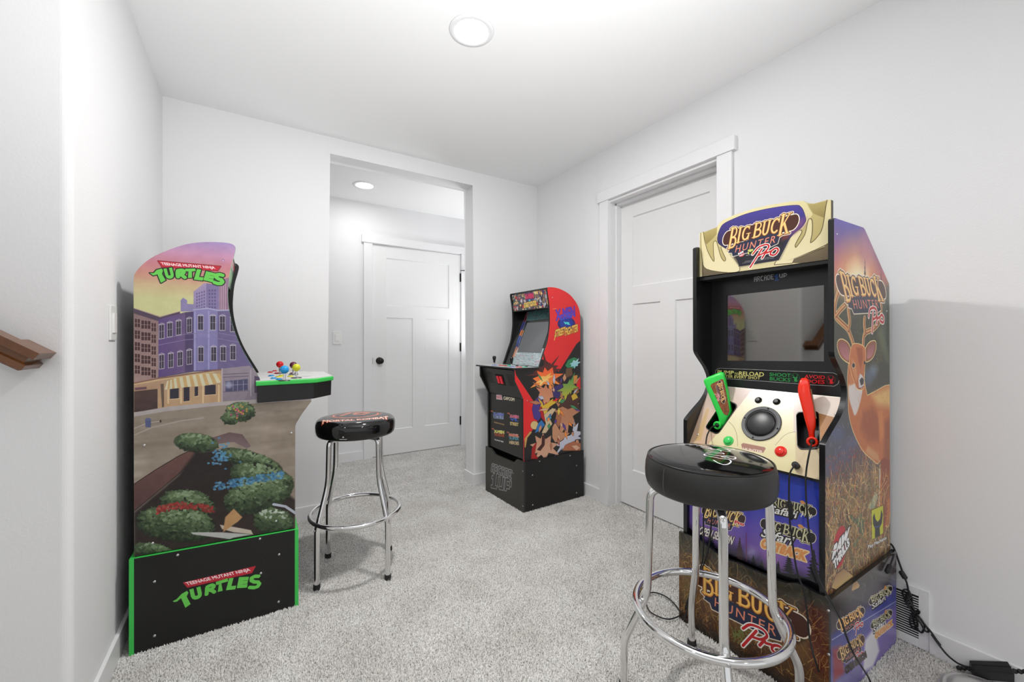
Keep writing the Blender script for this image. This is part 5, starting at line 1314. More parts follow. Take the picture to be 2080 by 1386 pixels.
    for cx, cy, c in ((1272, 213, GR), (1828, 245, RD)):
        q = z6b(*[(cx + 68 * math.cos(t), cy + 68 * math.sin(t)) for t in np.linspace(0, 6.28, 28)]); Bz.line(q, .0007, c)
        Bz.poly(z6b((cx - 20, cy + 50), (cx - 14, cy + 8), (cx - 44, cy - 4), (cx - 30, cy - 18), (cx - 8, cy - 10), (cx + 4, cy - 2), (cx + 26, cy - 14), (cx + 40, cy - 6), (cx + 22, cy + 12), (cx + 40, cy + 52), (cx + 10, cy + 66)), c)
        Bz.line(z6b((cx - 10, cy - 8), (cx - 34, cy - 34), (cx - 30, cy - 52)), .0012, c); Bz.line(z6b((cx + 14, cy - 8), (cx + 38, cy - 34), (cx + 30, cy - 54)), .0012, c); Bz.line(z6b((cx - 26, cy - 26), (cx - 44, cy - 34)), .001, c)
    za = ZM(3.85, 1380, 380)
    cA = [Bz.P(p) for p in za((583, 743), (738, 722), (583, 703))]
    pix_word(Bz, 'ARCADE', (cA[0], np.array(cA[1]) - cA[0], np.array(cA[2]) - cA[0]), (190, 190, 192))
    cB = [Bz.P(p) for p in za((742, 736), (778, 731), (742, 680))]; pix_word(Bz, '1', (cB[0], np.array(cB[1]) - cB[0], np.array(cB[2]) - cB[0]), (40, 84, 150))
    cC = [Bz.P(p) for p in za((780, 712), (840, 704), (780, 668))]; pix_word(Bz, 'UP', (cC[0], np.array(cC[1]) - cC[0], np.array(cC[2]) - cC[0]), (190, 190, 192))
    text_q(Bz, 'TM', za((842, 668), (856, 666), (842, 661)), (170, 170, 170))
    M_bz = art_mat('screen_surround_print', Bz, rough=.3)
    s_tl = atb(1475.6, 600.8); s_tr = atb(1673.5, 578.7); s_br = atb(1673.5, 734.5); s_bl = atb(1474.8, 733)
    bm = bmesh.new(); W_ = Yfi - Yni
    outer = [(0, zB0), (W_, zB0), (W_, zB1), (0, zB1)]; hole = [s_bl, s_br, s_tr, s_tl]
    vo = [bm.verts.new((BX, Yfi - a, z)) for a, z in outer]; vi = [bm.verts.new((BX, Yfi - a, z)) for a, z in hole]; vd = [bm.verts.new((BX + .006, Yfi - a, z)) for a, z in hole]
    for k in range(4):
        bm.faces.new([vo[k], vo[(k + 1) % 4], vi[(k + 1) % 4], vi[k]]); bm.faces.new([vi[k], vi[(k + 1) % 4], vd[(k + 1) % 4], vd[k]])
    o = obj('screen_surround', bm, M_tmold, root, mats=[M_tmold, M_bz]); set_uv(o, lambda c: (Yfi - c.y, c.z), Bz, lambda n, c: abs(n.x) > .9, 1)
    M_scr = mat('dark_mirror_screen', (0.22, 0.215, 0.205), rough=.03, metal=1.0)
    bm = bmesh.new(); prism(bm, [(BX + .005, Yfi - a, z) for a, z in hole], [(BX + .009, Yfi - a, z) for a, z in hole]); obj('screen', bm, M_scr, root)
    bxo('monitor_housing', BX + .01, BX + .06, Yni, Yfi, zB0, zB1, M_blackflat, root)
    # ---------------- sloping gun panel
    T0 = Vector((1.619, 0, .934)); T1 = Vector((1.466, 0, .690)); SV = (T1 - T0); SL = SV.length; SV.normalize()
    SN = Vector((SV.z, 0, -SV.x)); SN = SN if SN.x < 0 else -SN
    ats = lambda x, y: (lambda h_: (Yfi - h_.y, SL - (h_ - T0).dot(SV)))(hit(x, y, T0, SN))
    S3 = lambda a, v, d=0.0: Vector((T0.x, Yfi - a, T0.z)) + SV * (SL - v) + SN * d
    uvs = lambda c: (Yfi - c.y, SL - (Vector((c.x, 0, c.z)) - T0).dot(SV))
    G = Art(0, W_, -.002, SL + .002, 1700, (226, 216, 172), ats)
    zg = ZM(8.6625, 1400, 740); zr = ZM(5.544, 1580, 750); z11 = ZM(11.55, 1380, 820)
    G.vgrad([(0, (222, 210, 160)), (.15, (228, 220, 180)), (.29, (236, 232, 214))])
    G.poly([(1400, 780), (1528, 791), (1482, 850), (1437, 905), (1410, 960), (1350, 960)], (206, 168, 126), col2=(206, 184, 176), blur=.002)
    G.poly(z11((355, 880), (640, 120), (700, 130), (500, 880)), (196, 160, 90), alpha=.5, blur=.006)
    G.poly([(1612, 880), (1612, 800), (1720, 810), (1720, 880)], (216, 200, 188), blur=.004)
    G.poly(zr((458, 498), (700, 560), (620, 740), (480, 800)), (186, 130, 70), col2=(160, 110, 60)); G.poly(zr((195, 700), (470, 900), (480, 1260), (200, 1200)), (210, 190, 154), blur=.004)
    G.line(osp(z11((1160, 430), (1260, 530), (1330, 680), (1360, 850), (1365, 1000))), .0011, (110, 96, 70)); G.line(osp(zr((-30, 860), (60, 760), (130, 720), (195, 705))), .0011, (120, 104, 80))
    badge = z11((1450, 960), (1500, 930), (2000, 1030), (2020, 1060), (1960, 1160), (1480, 1060)); G.poly(badge, (166, 120, 104), line=(200, 170, 150), lw=.001)
    text_q(G, 'HUNTER', z11((1490, 1090), (1960, 1170), (1490, 1030)), (224, 206, 190), bold=.04)
    M_g = art_mat('gun_panel_print', G, rough=.22, spec=.5)
    rnd = lambda P_: [tuple(v)[:2] for i in range(len(P_)) for v in fillet([Vector((*P_[i - 1], 0)), Vector((*P_[i], 0)), Vector((*P_[(i + 1) % len(P_)], 0))], .012, 4)[1:-1]]
    wellL = [ats(*p) for p in zg((600, 650), (690, 660), (800, 700), (828, 735), (822, 775), (535, 1190), (490, 1218), (440, 1205), (320, 1130), (306, 1100), (330, 1055))]
    wellR = [ats(*p) for p in zr((212, 520), (235, 492), (430, 486), (456, 508), (470, 850), (448, 892), (260, 898), (226, 866))]
    wellL, wellR = rnd(wellL), rnd(wellR)
    bm = bmesh.new(); outer = [(0, 0), (W_, 0), (W_, SL), (0, SL)]
    es = []
    def loop_edges(pts):
        vs = [bm.verts.new(S3(a, v)) for a, v in pts]
        return [bm.edges.new((vs[i], vs[(i + 1) % len(vs)])) for i in range(len(vs))]
    for L_ in (outer, wellL, wellR): es += loop_edges(L_)
    bmesh.ops.triangle_fill(bm, use_beauty=True, use_dissolve=False, edges=es)
    o = obj('gun_panel', bm, M_g, root); set_uv(o, uvs, G)
    for nm, wl in (('gun_well', wellL), ('gun_well', wellR)):
        bm = bmesh.new()
        a = [bm.verts.new(S3(u, v, .0022)) for u, v in wl]; cx = sum(u for u, v in wl) / len(wl); cy = sum(v for u, v in wl) / len(wl)
        k = lambda s_: [bm.verts.new(S3(cx + (u - cx) * s_, cy + (v - cy) * s_, .0022)) for u, v in wl]
        r1 = k(1.05); r1b = [bm.verts.new(S3(cx + (u - cx) * 1.06, cy + (v - cy) * 1.06, .0)) for u, v in wl]
        dpt = [bm.verts.new(S3(cx + (u - cx) * .97, cy + (v - cy) * .97, -.055)) for u, v in wl]; n = len(wl)
        for i in range(n):
            j = (i + 1) % n
            bm.faces.new([a[i], a[j], dpt[j], dpt[i]]); bm.faces.new([a[i], a[j], r1[j], r1[i]]); bm.faces.new([r1[i], r1[j], r1b[j], r1b[i]])
        bm.faces.new(dpt)
        obj(nm, bm, mat('black_moulded_well', (10, 10, 11), rough=.25), root)
    def on_slope(px, py):
        u, v = ats(px, py); q = SN.to_track_quat('Z', 'Y').to_matrix().to_4x4()
        return Matrix.Translation(S3(u, v)) @ q
    M_spk = mat('speaker_plastic', (46, 46, 50), rough=.35, bump=.1, bscale=900)
    bm = bmesh.new(); Mx = on_slope(1546, 860.8)
    lathe(bm, [(.0665, 0), (.0665, .0035), (.065, .005), (.054, .0045), (.053, .002)], n=56, M=Mx); sp = obj('speaker', bm, M_spk, root, smooth=False)
    bm = bmesh.new(); lathe(bm, [(.054, .0045), (.0525, .002), (.050, .002), (.048, .004)] + [(.048 * math.cos(t), .004 + .009 * math.sin(t)) for t in np.linspace(.05, math.pi / 2 - .01, 8)] + [(0, .013)], n=56, M=Mx); obj('speaker_dome', bm, mat('speaker_dome_black', (26, 26, 28), rough=.32, bump=.15, bscale=700), sp, smooth=True)
    for k in range(4):
        an = math.radians(80 + 90 * k); bm = bmesh.new(); lathe(bm, [(0, .0065), (.003, .006), (.0035, .0045)], n=10, M=Mx @ Matrix.Translation((.060 * math.cos(an), .060 * math.sin(an), 0))); obj('screw', bm, M_blackflat, sp)
    for px, py in ((1540.6, 813.5), (1577.8, 816.5)):
        bm = bmesh.new(); Mx = on_slope(px, py); lathe(bm, [(.0125, 0), (.0125, .002), (.011, .003), (.0085, .0015), (.0075, .006), (.006, .0075), (0, .0078)], n=22, M=Mx); obj('small_knob', bm, mat('gloss_black_knob', (14, 14, 14), rough=.4), root, smooth=False)
    for px, py, c, l in ((1479.8, 896, (60, 206, 96), 'round green start button'), (1586, 917.5, (232, 40, 28), 'round red start button')):
        bm = bmesh.new(); Mx = on_slope(px, py); lathe(bm, [(.0185, 0), (.018, .003), (.0165, .0045), (.013, .004), (.0128, .0075), (.011, .009), (0, .0093)], n=30, M=Mx); o = obj('start_button', bm, mat(l.replace(' ', '_'), c, rough=.15), root, smooth=True); o['label'] = l
    for px, py in ((1418, 883), (1698, 842)): u, v = ats(px, py); screw(root, S3(u, v), SN, .004)
    for (px, py) in ((1530, 788), (1602, 793), (1683, 799)): a, z = atb(px, py); screw(root, Vector((BX, Yfi - a, z)), (-1, 0, 0), .002).active_material = M_blackflat
    # ---------------- lower front
    LX = 1.477
    atl = lambda x, y: (lambda h_: (Yfi - h_.y, h_.z))(hit(x, y, (LX, 0, 0), (1, 0, 0)))
    zt = ZM(3.59, 1380, 1000)
    Lw = Art(0, W_, .33, .70, 1700, (50, 66, 170), atl)
    Lw.vgrad([(.33, (20, 18, 24)), (.40, (120, 90, 170)), (.47, (96, 78, 178)), (.56, (52, 64, 176)), (.70, (40, 66, 176))])
    Lw.noise(.05, 6, 8, (.8, .8, 1))
    Lw.ell(zt((520, 440))[0], 10, 8, (190, 180, 230), blur=.03, alpha=.6); Lw.poly(zt((600, 440), (720, 400), (760, 560), (640, 560)), (176, 120, 190), blur=.04, alpha=.6); Lw.poly(zt((130, 220), (330, 230), (340, 420), (130, 330)), (120, 84, 170), blur=.03, alpha=.6)
    hill = zt((60, 250), (150, 330), (240, 420), (380, 490), (500, 520), (620, 570), (720, 590), (850, 600), (1000, 660), (1120, 720), (1120, 900), (60, 900)); Lw.poly(hill, (14, 13, 18), blur=.004)
    for x, y, h_, w_ in ((230, 400, .075, .022), (150, 340, .06, .02), (440, 500, .085, .022), (540, 555, .045, .016), (800, 590, .065, .024), (980, 650, .10, .028), (720, 590, .04, .014), (600, 560, .03, .012), (1045, 690, .07, .022)):
        Lw.spruce(Lw.P(zt((x, y))[0]), h_, w_, (18, 22, 28) if x != 440 else (60, 44, 50), int(x), .95)
    Lw.line(zt((487, 300), (490, 500)), .004, (110, 60, 90), alpha=.7, blur=.003)
    buck_logo(Lw, zt((165, 118))[0], zt((478, 215))[0], zt((330, 122))[0], gold=((248, 226, 150), (206, 160, 84)), plank=(60, 40, 40), sub='OPEN SEASON', subcol=(236, 232, 226), pro=False)
    text_q(Lw, 'Pro', zt((400, 228), (470, 250), (405, 205)), (214, 40, 40), bold=.05, outline=(240, 220, 210), ow=.002)
    def safari(art, p0, p1, pu, outback=False):
        buck_logo(art, p0, p1, pu, gold=((220, 216, 176), (150, 146, 110)), plank=(40, 36, 34), hunter=False, pro=False, word_rim=(20, 20, 20))
        a, b, c = art.P(p0), art.P(p1), art.P(pu); O = np.array(a); X = np.array(b) - O; Y = (np.array(c) - O - X * .5) * 10; f = lambda x, y: tuple(O + X * x + Y * y)
        text_q(art, 'Safari', (f(.05, -.25), f(.62, -.23), f(.10, -.08)), (240, 240, 236), bold=.02, outline=(40, 34, 30), ow=.004, photo=False)
        art.ell(f(.72, .14), math.hypot(*X) * .05, math.hypot(*X) * .035, (214, 150, 84), photo=False)
        if outback: text_q(art, 'OUTBACK', (f(.08, -.45), f(.92, -.42), f(.10, -.27)), (226, 150, 84), bold=.08, outline=(236, 206, 160), ow=.004, photo=False)
        else:
            for i in range(7): art.line([f(.4 + i * .08, -.16), f(.43 + i * .08, -.07)], math.hypot(*X) * .02, (20, 20, 20) if i % 2 else (230, 226, 214), photo=False)
    safari(Lw, zt((640, 62))[0], zt((1000, 150))[0], zt((815, 70))[0])
    safari(Lw, zt((590, 222))[0], zt((995, 345))[0], zt((790, 240))[0], True)
    M_lw = art_mat('lower_front_sky_print', Lw, rough=.16, coat=.2)
    bm = bmesh.new(); box(bm, LX, LX + .012, Yni, Yfi, .335, .696); o = obj('front_panel', bm, M_black, root, mats=[M_black, M_lw]); set_uv(o, lambda c: (Yfi - c.y, c.z), Lw, lambda n, c: n.x < -.9, 1)
    bxo('front_lip', 1.466, 1.478, Yni, Yfi, .684, .692, M_tmold, root)
    # ---------------- riser
    HR = .341
    atr = lambda x, y: (lambda h_: (Y1r - h_.y, h_.z))(hit(x, y, (X0r, 0, 0), (1, 0, 0)))
    Rf = Art(0, Y1r - Y0r, 0, .35, 1900, (84, 58, 34), atr)
    Rf.vgrad([(0, (30, 22, 16)), (.05, (70, 44, 24)), (.15, (112, 76, 40)), (.25, (84, 62, 40)), (.30, (62, 58, 46)), (.35, (54, 52, 44))]); Rf.noise(.14, 10, 12)
    Rf.poly(zt((900, 800), (1080, 860), (1090, 1386), (980, 1300)), (84, 26, 18), blur=.03, alpha=.7); Rf.poly(zt((20, 560), (130, 600), (110, 900), (20, 860)), (104, 96, 60), blur=.03, alpha=.5)
    gb = [(170, 116, 56), (206, 150, 80), (140, 90, 44), (110, 80, 36), (226, 180, 110), (90, 60, 30)]
    Rf.grass(1000, (0, .51, .03, .28), .0015, .04, gb, .9, 41, .8); Rf.grass(160, (0, .51, .0, .06), .002, .03, [(40, 28, 18), (80, 56, 34)], .8, 42, .8)
    Rf.grass(120, (0, .51, .26, .33), .0014, .05, [(150, 140, 80), (176, 150, 96), (110, 60, 50)], 1.2, 43, .6)
    for i in range(40): Rf.ell(zt((430 + rg.gauss(0, 30), 1040 + rg.gauss(0, 26)))[0], 1.2, 6, (110, 120, 60), rot=rg.uniform(-1.4, 1.4), alpha=.7, n=8)
    Rf.poly(zt((700, 830), (740, 800), (860, 880), (960, 960), (930, 1080), (860, 1110), (700, 950)), (30, 20, 16), blur=.01, alpha=.5)
    ra_, rb_ = atr(*zt((96, 592))[0]), atr(*zt((955, 1012))[0])
    buck_logo(Rf, ra_, rb_, ((ra_[0] + rb_[0]) / 2, (ra_[1] + rb_[1]) / 2 + .040), photo=False, gold=((250, 200, 100), (216, 140, 60)))
    M_rf = art_mat('riser_front_grass_print', Rf, rough=.25)
    tops = [(1386, 1083), (1401, 1088), (1416, 1096), (1436, 1109), (1463.6, 1131), (1480, 1138), (1500, 1145), (1540, 1163), (1575, 1178), (1597, 1185), (1617, 1185), (1631, 1189.5), (1658.6, 1206), (1675, 1212), (1689, 1216)]
    tp = [atr(*p) for p in tops]; tp[0] = (0, tp[0][1]); tp[-1] = (Y1r - Y0r, HR)
    loop = [(0, 0)] + tp + [(Y1r - Y0r, 0)]
    bm = bmesh.new(); prism(bm, [(X0r, Y1r - a, z) for a, z in loop], [(X0r + .013, Y1r - a, z) for a, z in loop])
    o = obj('base_front_panel', bm, M_tmold, root, mats=[M_tmold, M_rf]); set_uv(o, lambda c: (Y1r - c.y, c.z), Rf, lambda n, c: n.x < -.9, 1)
    ars = lambda x, y: (lambda h_: (h_.x, h_.z))(hit(x, y, (0, Y0r, 0), (0, 1, 0)))
    zq = ZM(4.53, 1680, 1080)
    Rs = Art(X0r, X1r, 0, .345, 1700, (90, 80, 150), ars)
    Rs.vgrad([(0, (90, 84, 150)), (.06, (130, 124, 180)), (.14, (100, 100, 170)), (.2, (84, 84, 150)), (.25, (74, 68, 80)), (.35, (66, 60, 56))]); Rs.noise(.06, 8, 6)
    Rs.poly(zq((340, 1000), (470, 820), (640, 700), (640, 1000), (420, 1280), (300, 1380)), (120, 100, 180), blur=.03); Rs.poly(zq((350, 1000), (440, 880), (480, 1100), (420, 1250), (330, 1300)), (226, 224, 232), blur=.02); Rs.poly(zq((50, 1020), (340, 820), (640, 640), (640, 560), (340, 760), (50, 960)), (70, 76, 160), blur=.02, alpha=.8)
    Rs.line(zq((45, 1000), (640, 640)), .003, (170, 180, 220), blur=.003); 
    for i in range(18):
        y = 480 + i * 14; Rs.line(zq((590, y - 10), (645, y + 10)), .0016, (60, 58, 120), alpha=.5)
    Rs.poly(zq((50, 1080), (130, 1060), (160, 1300), (60, 1386)), (170, 60, 60), blur=.02, alpha=.8); Rs.grass(160, (X0r, X1r, .24, .33), .0015, .04, [(150, 140, 90), (110, 100, 60), (90, 70, 50)], 1.2, 51, .7)
    Rs.poly(zq((225, 545), (240, 480), (275, 460), (300, 495), (290, 520), (240, 545)), (206, 170, 110), col2=(160, 120, 80)); Rs.poly(zq((60, 660), (160, 620), (200, 640), (80, 780)), (50, 42, 38), blur=.02, alpha=.7)
    buck_logo(Rs, zq((90, 880))[0], zq((345, 720))[0], zq((212, 760))[0], plank=(60, 46, 40))
    buck_logo(Rs, zq((95, 1150))[0], zq((345, 980))[0], zq((215, 1020))[0], sub='OPEN SEASON', subcol=(70, 60, 60), rim=(220, 190, 170), gold=((230, 200, 140), (176, 130, 70)))
    safari(Rs, zq((385, 660))[0], zq((600, 520))[0], zq((490, 560))[0]); safari(Rs, zq((400, 880))[0], zq((600, 740))[0], zq((498, 780))[0], True)
    M_rs = art_mat('riser_side_speed_print', Rs, rough=.2)
    bm = bmesh.new(); box(bm, X0r + .013, X1r, Y0r, Y0r + .013, 0, HR); o = obj('base_side_panel', bm, M_tmold, root, mats=[M_tmold, M_rs]); set_uv(o, lambda c: (c.x, c.z), Rs, lambda n, c: n.y < -.9, 1)
    bxo('base_side_panel', X0r + .013, X1r, Y1r - .013, Y1r, 0, HR - .006, M_tmold, root)
    bxo('base_back_panel', X1r - .0128, X1r - .0002, Y0r + .013, Y1r - .013, 0, HR - .01, M_tmold, root)
    for px, py in ((1682.5, 1241), (1683, 1330)): screw(root, hit(px, py, (X0r, 0, 0), (1, 0, 0)), (-1, 0, 0), .004)
    # ---------------- toy rifles in the wells (they lift out: things of their own)
    def loft(bm, secs, n_, t, k=24, pw=4.5, bulge=1.0):
        rings = []
        for i, (L_, R_, tt) in enumerate(secs):
            c = (L_ + R_) / 2; a = (R_ - L_) / 2; r = []
            for j in range(k):
                an = 2 * math.pi * j / k; ca, sa = math.cos(an), math.sin(an)
                x = abs(ca) ** (2 / pw) * (1 if ca >= 0 else -1); y = abs(sa) ** (2 / pw) * (1 if sa >= 0 else -1)
                r.append(bm.verts.new(c + a * x + n_ * (y * tt / 2)))
            rings.append(r)
        for a, b in zip(rings, rings[1:]):
            for j in range(k): bm.faces.new([a[j], a[(j + 1) % k], b[(j + 1) % k], b[j]])
        bm.faces.new(rings[0]); bm.faces.new(rings[-1][::-1])
    def gun(label, secs_px, P, N, zfun, thick, colour, inlay, ring_c, cable_col=None, depth=0.0, inlay_n=None):
        N = Vector(N).normalized(); h = lambda p, d=0.0: hit(p[0], p[1], P, N) + N * d
        t = thing('toy_rifle', label, 'toy rifle', tuple(hit(*zfun(ring_c)[0], P, N)))
        secs = []
        for (l, r, tt) in secs_px:
            a = h(zfun(l)[0], -thick / 2 - depth); b = h(zfun(r)[0], -thick / 2 - depth); secs.append((a, b, thick * tt))
        bm = bmesh.new(); loft(bm, secs, N, thick)
        obj('stock', bm, colour, t, smooth=True)
        rc = zfun(ring_c)[0]; c = h(rc); ax = (EYE - c).normalized() * .55 + N * .6 + Vector((0, .35, -.1)) * (1 if inlay_n is None else 0); ax.normalize()
        Mx = Matrix.Translation(c) @ ax.to_track_quat('Z', 'Y').to_matrix().to_4x4()
        bm = bmesh.new(); lathe(bm, [(.010, -.016), (.0155, -.012), (.0165, .002), (.0145, .0055), (.0085, .0055), (.008, .001)], n=28, M=Mx); ob = obj('cable_collar', bm, colour, t, smooth=True)
        bm = bmesh.new(); lathe(bm, [(0, .0075), (.006, .007), (.0082, .002), (.0082, -.004)], n=18, M=Mx); obj('cable_grommet', bm, M_rubber, t, smooth=True)
        return t, c, ax
    M_gr = mat('bright_green_plastic', (48, 214, 78), rough=.28, spec=.5); M_or = mat('bright_orange_red_plastic', (240, 44, 16), rough=.25, spec=.5)
    def wood_art(u0, u1, v0, v1, at_):
        Wd_ = Art(u0, u1, v0, v1, 2600, (134, 76, 42), at_); st = vnoise(Wd_.h, 40, 30, 3, 3)
        for k_ in range(3): pass
        n1 = vnoise(max(2, Wd_.h), Wd_.w, 26, 5, 2); xs = np.linspace(0, 1, Wd_.w)[None, :]
        Wd_.a += (np.sin((xs * 40 + n1 * 9)) * .09)[..., None] * np.array((1, .7, .5)); return Wd_
    # green
    Pg = S3(*ats(1462, 850), -.012); Ng = Vector((-1, -.32, .10)).normalized()
    gt, gc, gax = gun('bright green toy rifle with wood look inlay standing in the left well',
        [((300, 232), (545, 133), .5), ((240, 280), (596, 150), .9), ((246, 322), (610, 196), 1), ((330, 530), (662, 430), 1), ((395, 680), (702, 640), 1), ((445, 800), (738, 830), 1), ((480, 890), (722, 905), 1), ((505, 960), (690, 935), 1), ((520, 1040), (630, 1060), .9), ((525, 1120), (575, 1140), .7)], Pg, Ng, zg, .034, M_gr, None, (498, 1080))
    gu = Vector((0, -1, 0)); gu = (gu - Ng * gu.dot(Ng)).normalized(); gv = Ng.cross(gu); gv = gv if gv.z > 0 else -gv
    atg = lambda x, y: (lambda h_: ((h_ - Pg).dot(gu), (h_ - Pg).dot(gv)))(hit(x, y, Pg, Ng))
    inl = zg((375, 385), (390, 350), (570, 262), (598, 275), (640, 440), (708, 820), (672, 905), (610, 880), (560, 790), (440, 520))
    q = np.array([atg(*p) for p in inl]); Wi = wood_art(q[:, 0].min() - .002, q[:, 0].max() + .002, q[:, 1].min() - .002, q[:, 1].max() + .002, atg)
    buck_logo(Wi, zg((530, 290))[0], zg((612, 690))[0], zg((600, 478))[0], plank=(60, 36, 24))
    M_wi = art_mat('wood_look_inlay_print', Wi, rough=.25)
    bm = bmesh.new(); prism(bm, [hit(*p, Pg, Ng) + Ng * .0012 for p in inl], [hit(*p, Pg, Ng) - Ng * .004 for p in inl]); o = obj('wood_inlay', bm, M_wi, gt); set_uv(o, lambda c: ((c - Pg).dot(gu), (c - Pg).dot(gv)), Wi)
    # orange, seen on its narrow edge
    Pr = S3(*ats(1650, 892), -.006); Nr = Vector((-1, -.36, .12)).normalized()
    rt_, rc_, rax = gun('orange red toy rifle seen edge on, standing in the right well',
        [((262, 100), (318, 95), .3), ((240, 130), (345, 120), .6), ((222, 190), (358, 170), .8), ((220, 250), (364, 230), .9), ((228, 290), (372, 270), 1), ((272, 460), (404, 430), 1), ((300, 570), (424, 560), 1), ((325, 660), (426, 650), 1), ((342, 720), (412, 720), .8), ((345, 790), (415, 800), .7)], Pr, Nr, zr, .046, M_or, None, (388, 820), inlay_n=1)
    # wooden plate on the side of the orange stock, turned towards the near side panel
    a = hit(*zr((362, 225))[0], Pr, Nr); b = hit(*zr((424, 560))[0], Pr, Nr)
    gm = (b - a); sidev = Nr.cross(gm.normalized()); sidev = sidev if sidev.y < 0 else -sidev
    bm = bmesh.new(); q0 = [a - Nr * .008 + sidev * .0005, b - Nr * .008 + sidev * .0005, b - Nr * .040 + sidev * .001, a - Nr * .040 + sidev * .001]; prism(bm, q0, [p + sidev * .0022 for p in q0]); obj('wood_inlay', bm, mat('wood_look_plate', (134, 96, 66), rough=.35, noise=.4, nscale=80), rt_)
    # ---------------- cables
    def cable(label, pts, r=.0026, extra=()):
        t = None
        bm = bmesh.new(); tube(bm, spline(pts, 10), r, 8)
        o = obj('cable', bm, M_rubber, None, smooth=True); tag(o, label, 'cable')
        for (nm, pa, pb, rr) in extra:
            bm = bmesh.new(); a_, b_ = Vector(pa), Vector(pb); d = (b_ - a_)
            tube(bm, [a_, a_ + d * .08, a_ + d * .12, a_ + d * .88, a_ + d * .92, b_], [rr * .6, rr * .75, rr, rr, rr * .75, rr * .6], 12)
            obj(nm, bm, M_rubber, o, smooth=False)
        return o
    HX = lambda px, py, x: hit(px, py, (x, 0, 0), (1, 0, 0))
    HY = lambda px, py, y: hit(px, py, (0, y, 0), (0, 1, 0))
    zc = ZM(11.55, 1380, 820); z9 = ZM(6.132, 1230, 1160); zv = ZM(3.254, 1620, 960)
    g0 = gc + gax * .006
    gp = [g0, g0 + gax * .012, HX(*zc((760, 560))[0], g0.x - .016), HX(*zc((680, 680))[0], 1.49), HX(*zc((630, 860))[0], 1.455), HX(1432, 935, 1.445), HX(1430, 1000, 1.44), HX(1429, 1050, 1.44), HX(1428, 1130, 1.44), HX(1418, 1165, 1.435), HX(1404, 1195, 1.43), HX(1396, 1235, 1.425), HX(1392, 1255, 1.42)]
    fl_ = lambda px, py, z=.014: hit(px, py, (0, 0, z), (0, 0, 1))
    gp += [fl_(1388, 1256), fl_(1374, 1232), fl_(1352, 1212), fl_(1325, 1204), fl_(1312, 1216), fl_(1318, 1240), fl_(1340, 1254), fl_(1362, 1258), fl_(1385, 1249), fl_(1391, 1244, .03), HX(1395, 1225, 1.43), HX(1410, 1190, 1.432), HX(1428, 1150, 1.438), HX(1440, 1110, 1.44), HX(1446, 1050, 1.444), HX(1452, 1000, 1.45), HX(1456, 960, 1.462)]
    cable('thin black cable looping from the green toy rifle down to the carpet and back', gp, .0026)
    # orange rifle's cable: down the front, out to the right foreground
    r0 = rc_ + rax * .006
    cable('thin black cable hanging from the orange toy rifle past the base to the carpet', [r0, r0 + rax * .010, HX(1645, 915, 1.462), HX(1638, 955, 1.452), HX(1636.5, 990, 1.446), HX(1641, 1060, 1.440), HX(1648, 1110, 1.438), HX(1655, 1150, 1.436), HX(1668, 1187, 1.432), HX(1690, 1225, 1.425), HX(1709, 1262, 1.40), HX(1719, 1292, 1.385), HX(1735, 1330, 1.36), fl_(1763, 1375, .05), fl_(1775, 1400, .012), fl_(1800, 1430, .011)], .0026)
    # plug cable with in-line coupler
    u, v = ats(1619, 948); p0 = S3(u, v)
    cable('black cable with an inline coupler running from the lower right plug of the gun panel', [p0, p0 + SN * .014, HX(1611, 950, 1.44), HX(1604, 965, 1.432), HX(1602.5, 1000, 1.430), HX(1603, 1040, 1.432), HX(1606, 1075, 1.434), HX(1612, 1120, 1.435), HX(1620, 1165, 1.435), HX(1634, 1205, 1.435), HX(1640, 1250, 1.434), HX(1645, 1300, 1.43), HX(1657, 1345, 1.42), fl_(1675, 1395, .03), fl_(1690, 1420, .01)], .0026,
        [('plug', p0 + SN * .001, p0 + SN * .018, .0105), ('coupler', HX(1604.3, 1018, 1.434), HX(1607.5, 1056, 1.434), .0062)])
    # power lead at the back: from the cabinet, with ferrite, tied bundle, power brick
    wx = XR - .03
    pw = [HY(1806, 1098, .60) + Vector((-.02, 0, 0)), HX(1812, 1108, 2.028), HX(1819, 1122, 2.034), HX(1827, 1145, 2.036), HX(1836, 1170, 2.036), HX(1842, 1185, 2.036), HX(1845, 1200, 2.036)]
    zf = ZM(6.3, 1800, 1090)
    k0 = [(290, 700), (290, 780), (320, 860), (350, 930), (380, 990), (330, 950), (270, 880), (230, 790), (208, 715), (240, 680), (290, 700), (325, 780), (330, 850), (350, 930), (330, 1000), (305, 1060), (320, 1150), (370, 1185), (400, 1120), (370, 1010), (350, 950), (290, 880), (255, 790), (265, 740), (300, 820), (345, 920), (400, 1000), (460, 1080), (490, 1150), (460, 1230), (410, 1200), (360, 1120), (350, 1020), (385, 960), (425, 960), (410, 990), (380, 980), (400, 1050), (440, 1110), (500, 1210), (545, 1215), (510, 1150), (440, 1060), (400, 1000), (480, 1120), (560, 1205), (640, 1320), (690, 1386)]
    rr = random.Random(3)
    for i, p in enumerate(k0): pw.append(HX(*zf(p)[0], 2.036 + rr.uniform(-.010, .006)))
    zn = ZM(10.4, 1880, 1280)
    pw += [HX(*zn(p)[0], 2.03) for p in ((130, 100), (250, 270))] + [HX(*zn((440, 510))[0], 2.02), HX(*zn((640, 680))[0], 2.01), HX(*zn((780, 750))[0], 1.995), HX(*zn((850, 770))[0], 2.0), HX(*zn((900, 785))[0], 2.012)]
    cable('black power lead with ferrite bead and tied bundle of loops by the wall', pw, .0030, [('ferrite_bead', HX(1829, 1160, 2.034), HX(1840, 1177, 2.034), .0085)])
    cable('short black lead ending in a small plug tucked against the side of the riser', [HX(1818, 1124, 2.03), HY(1815, 1130, .536), HY(1811, 1142, .533), HY(1806, 1155, .532)], .0026, [('plug', HY(1808, 1148, .530), HY(1801, 1164, .530), .0075)])
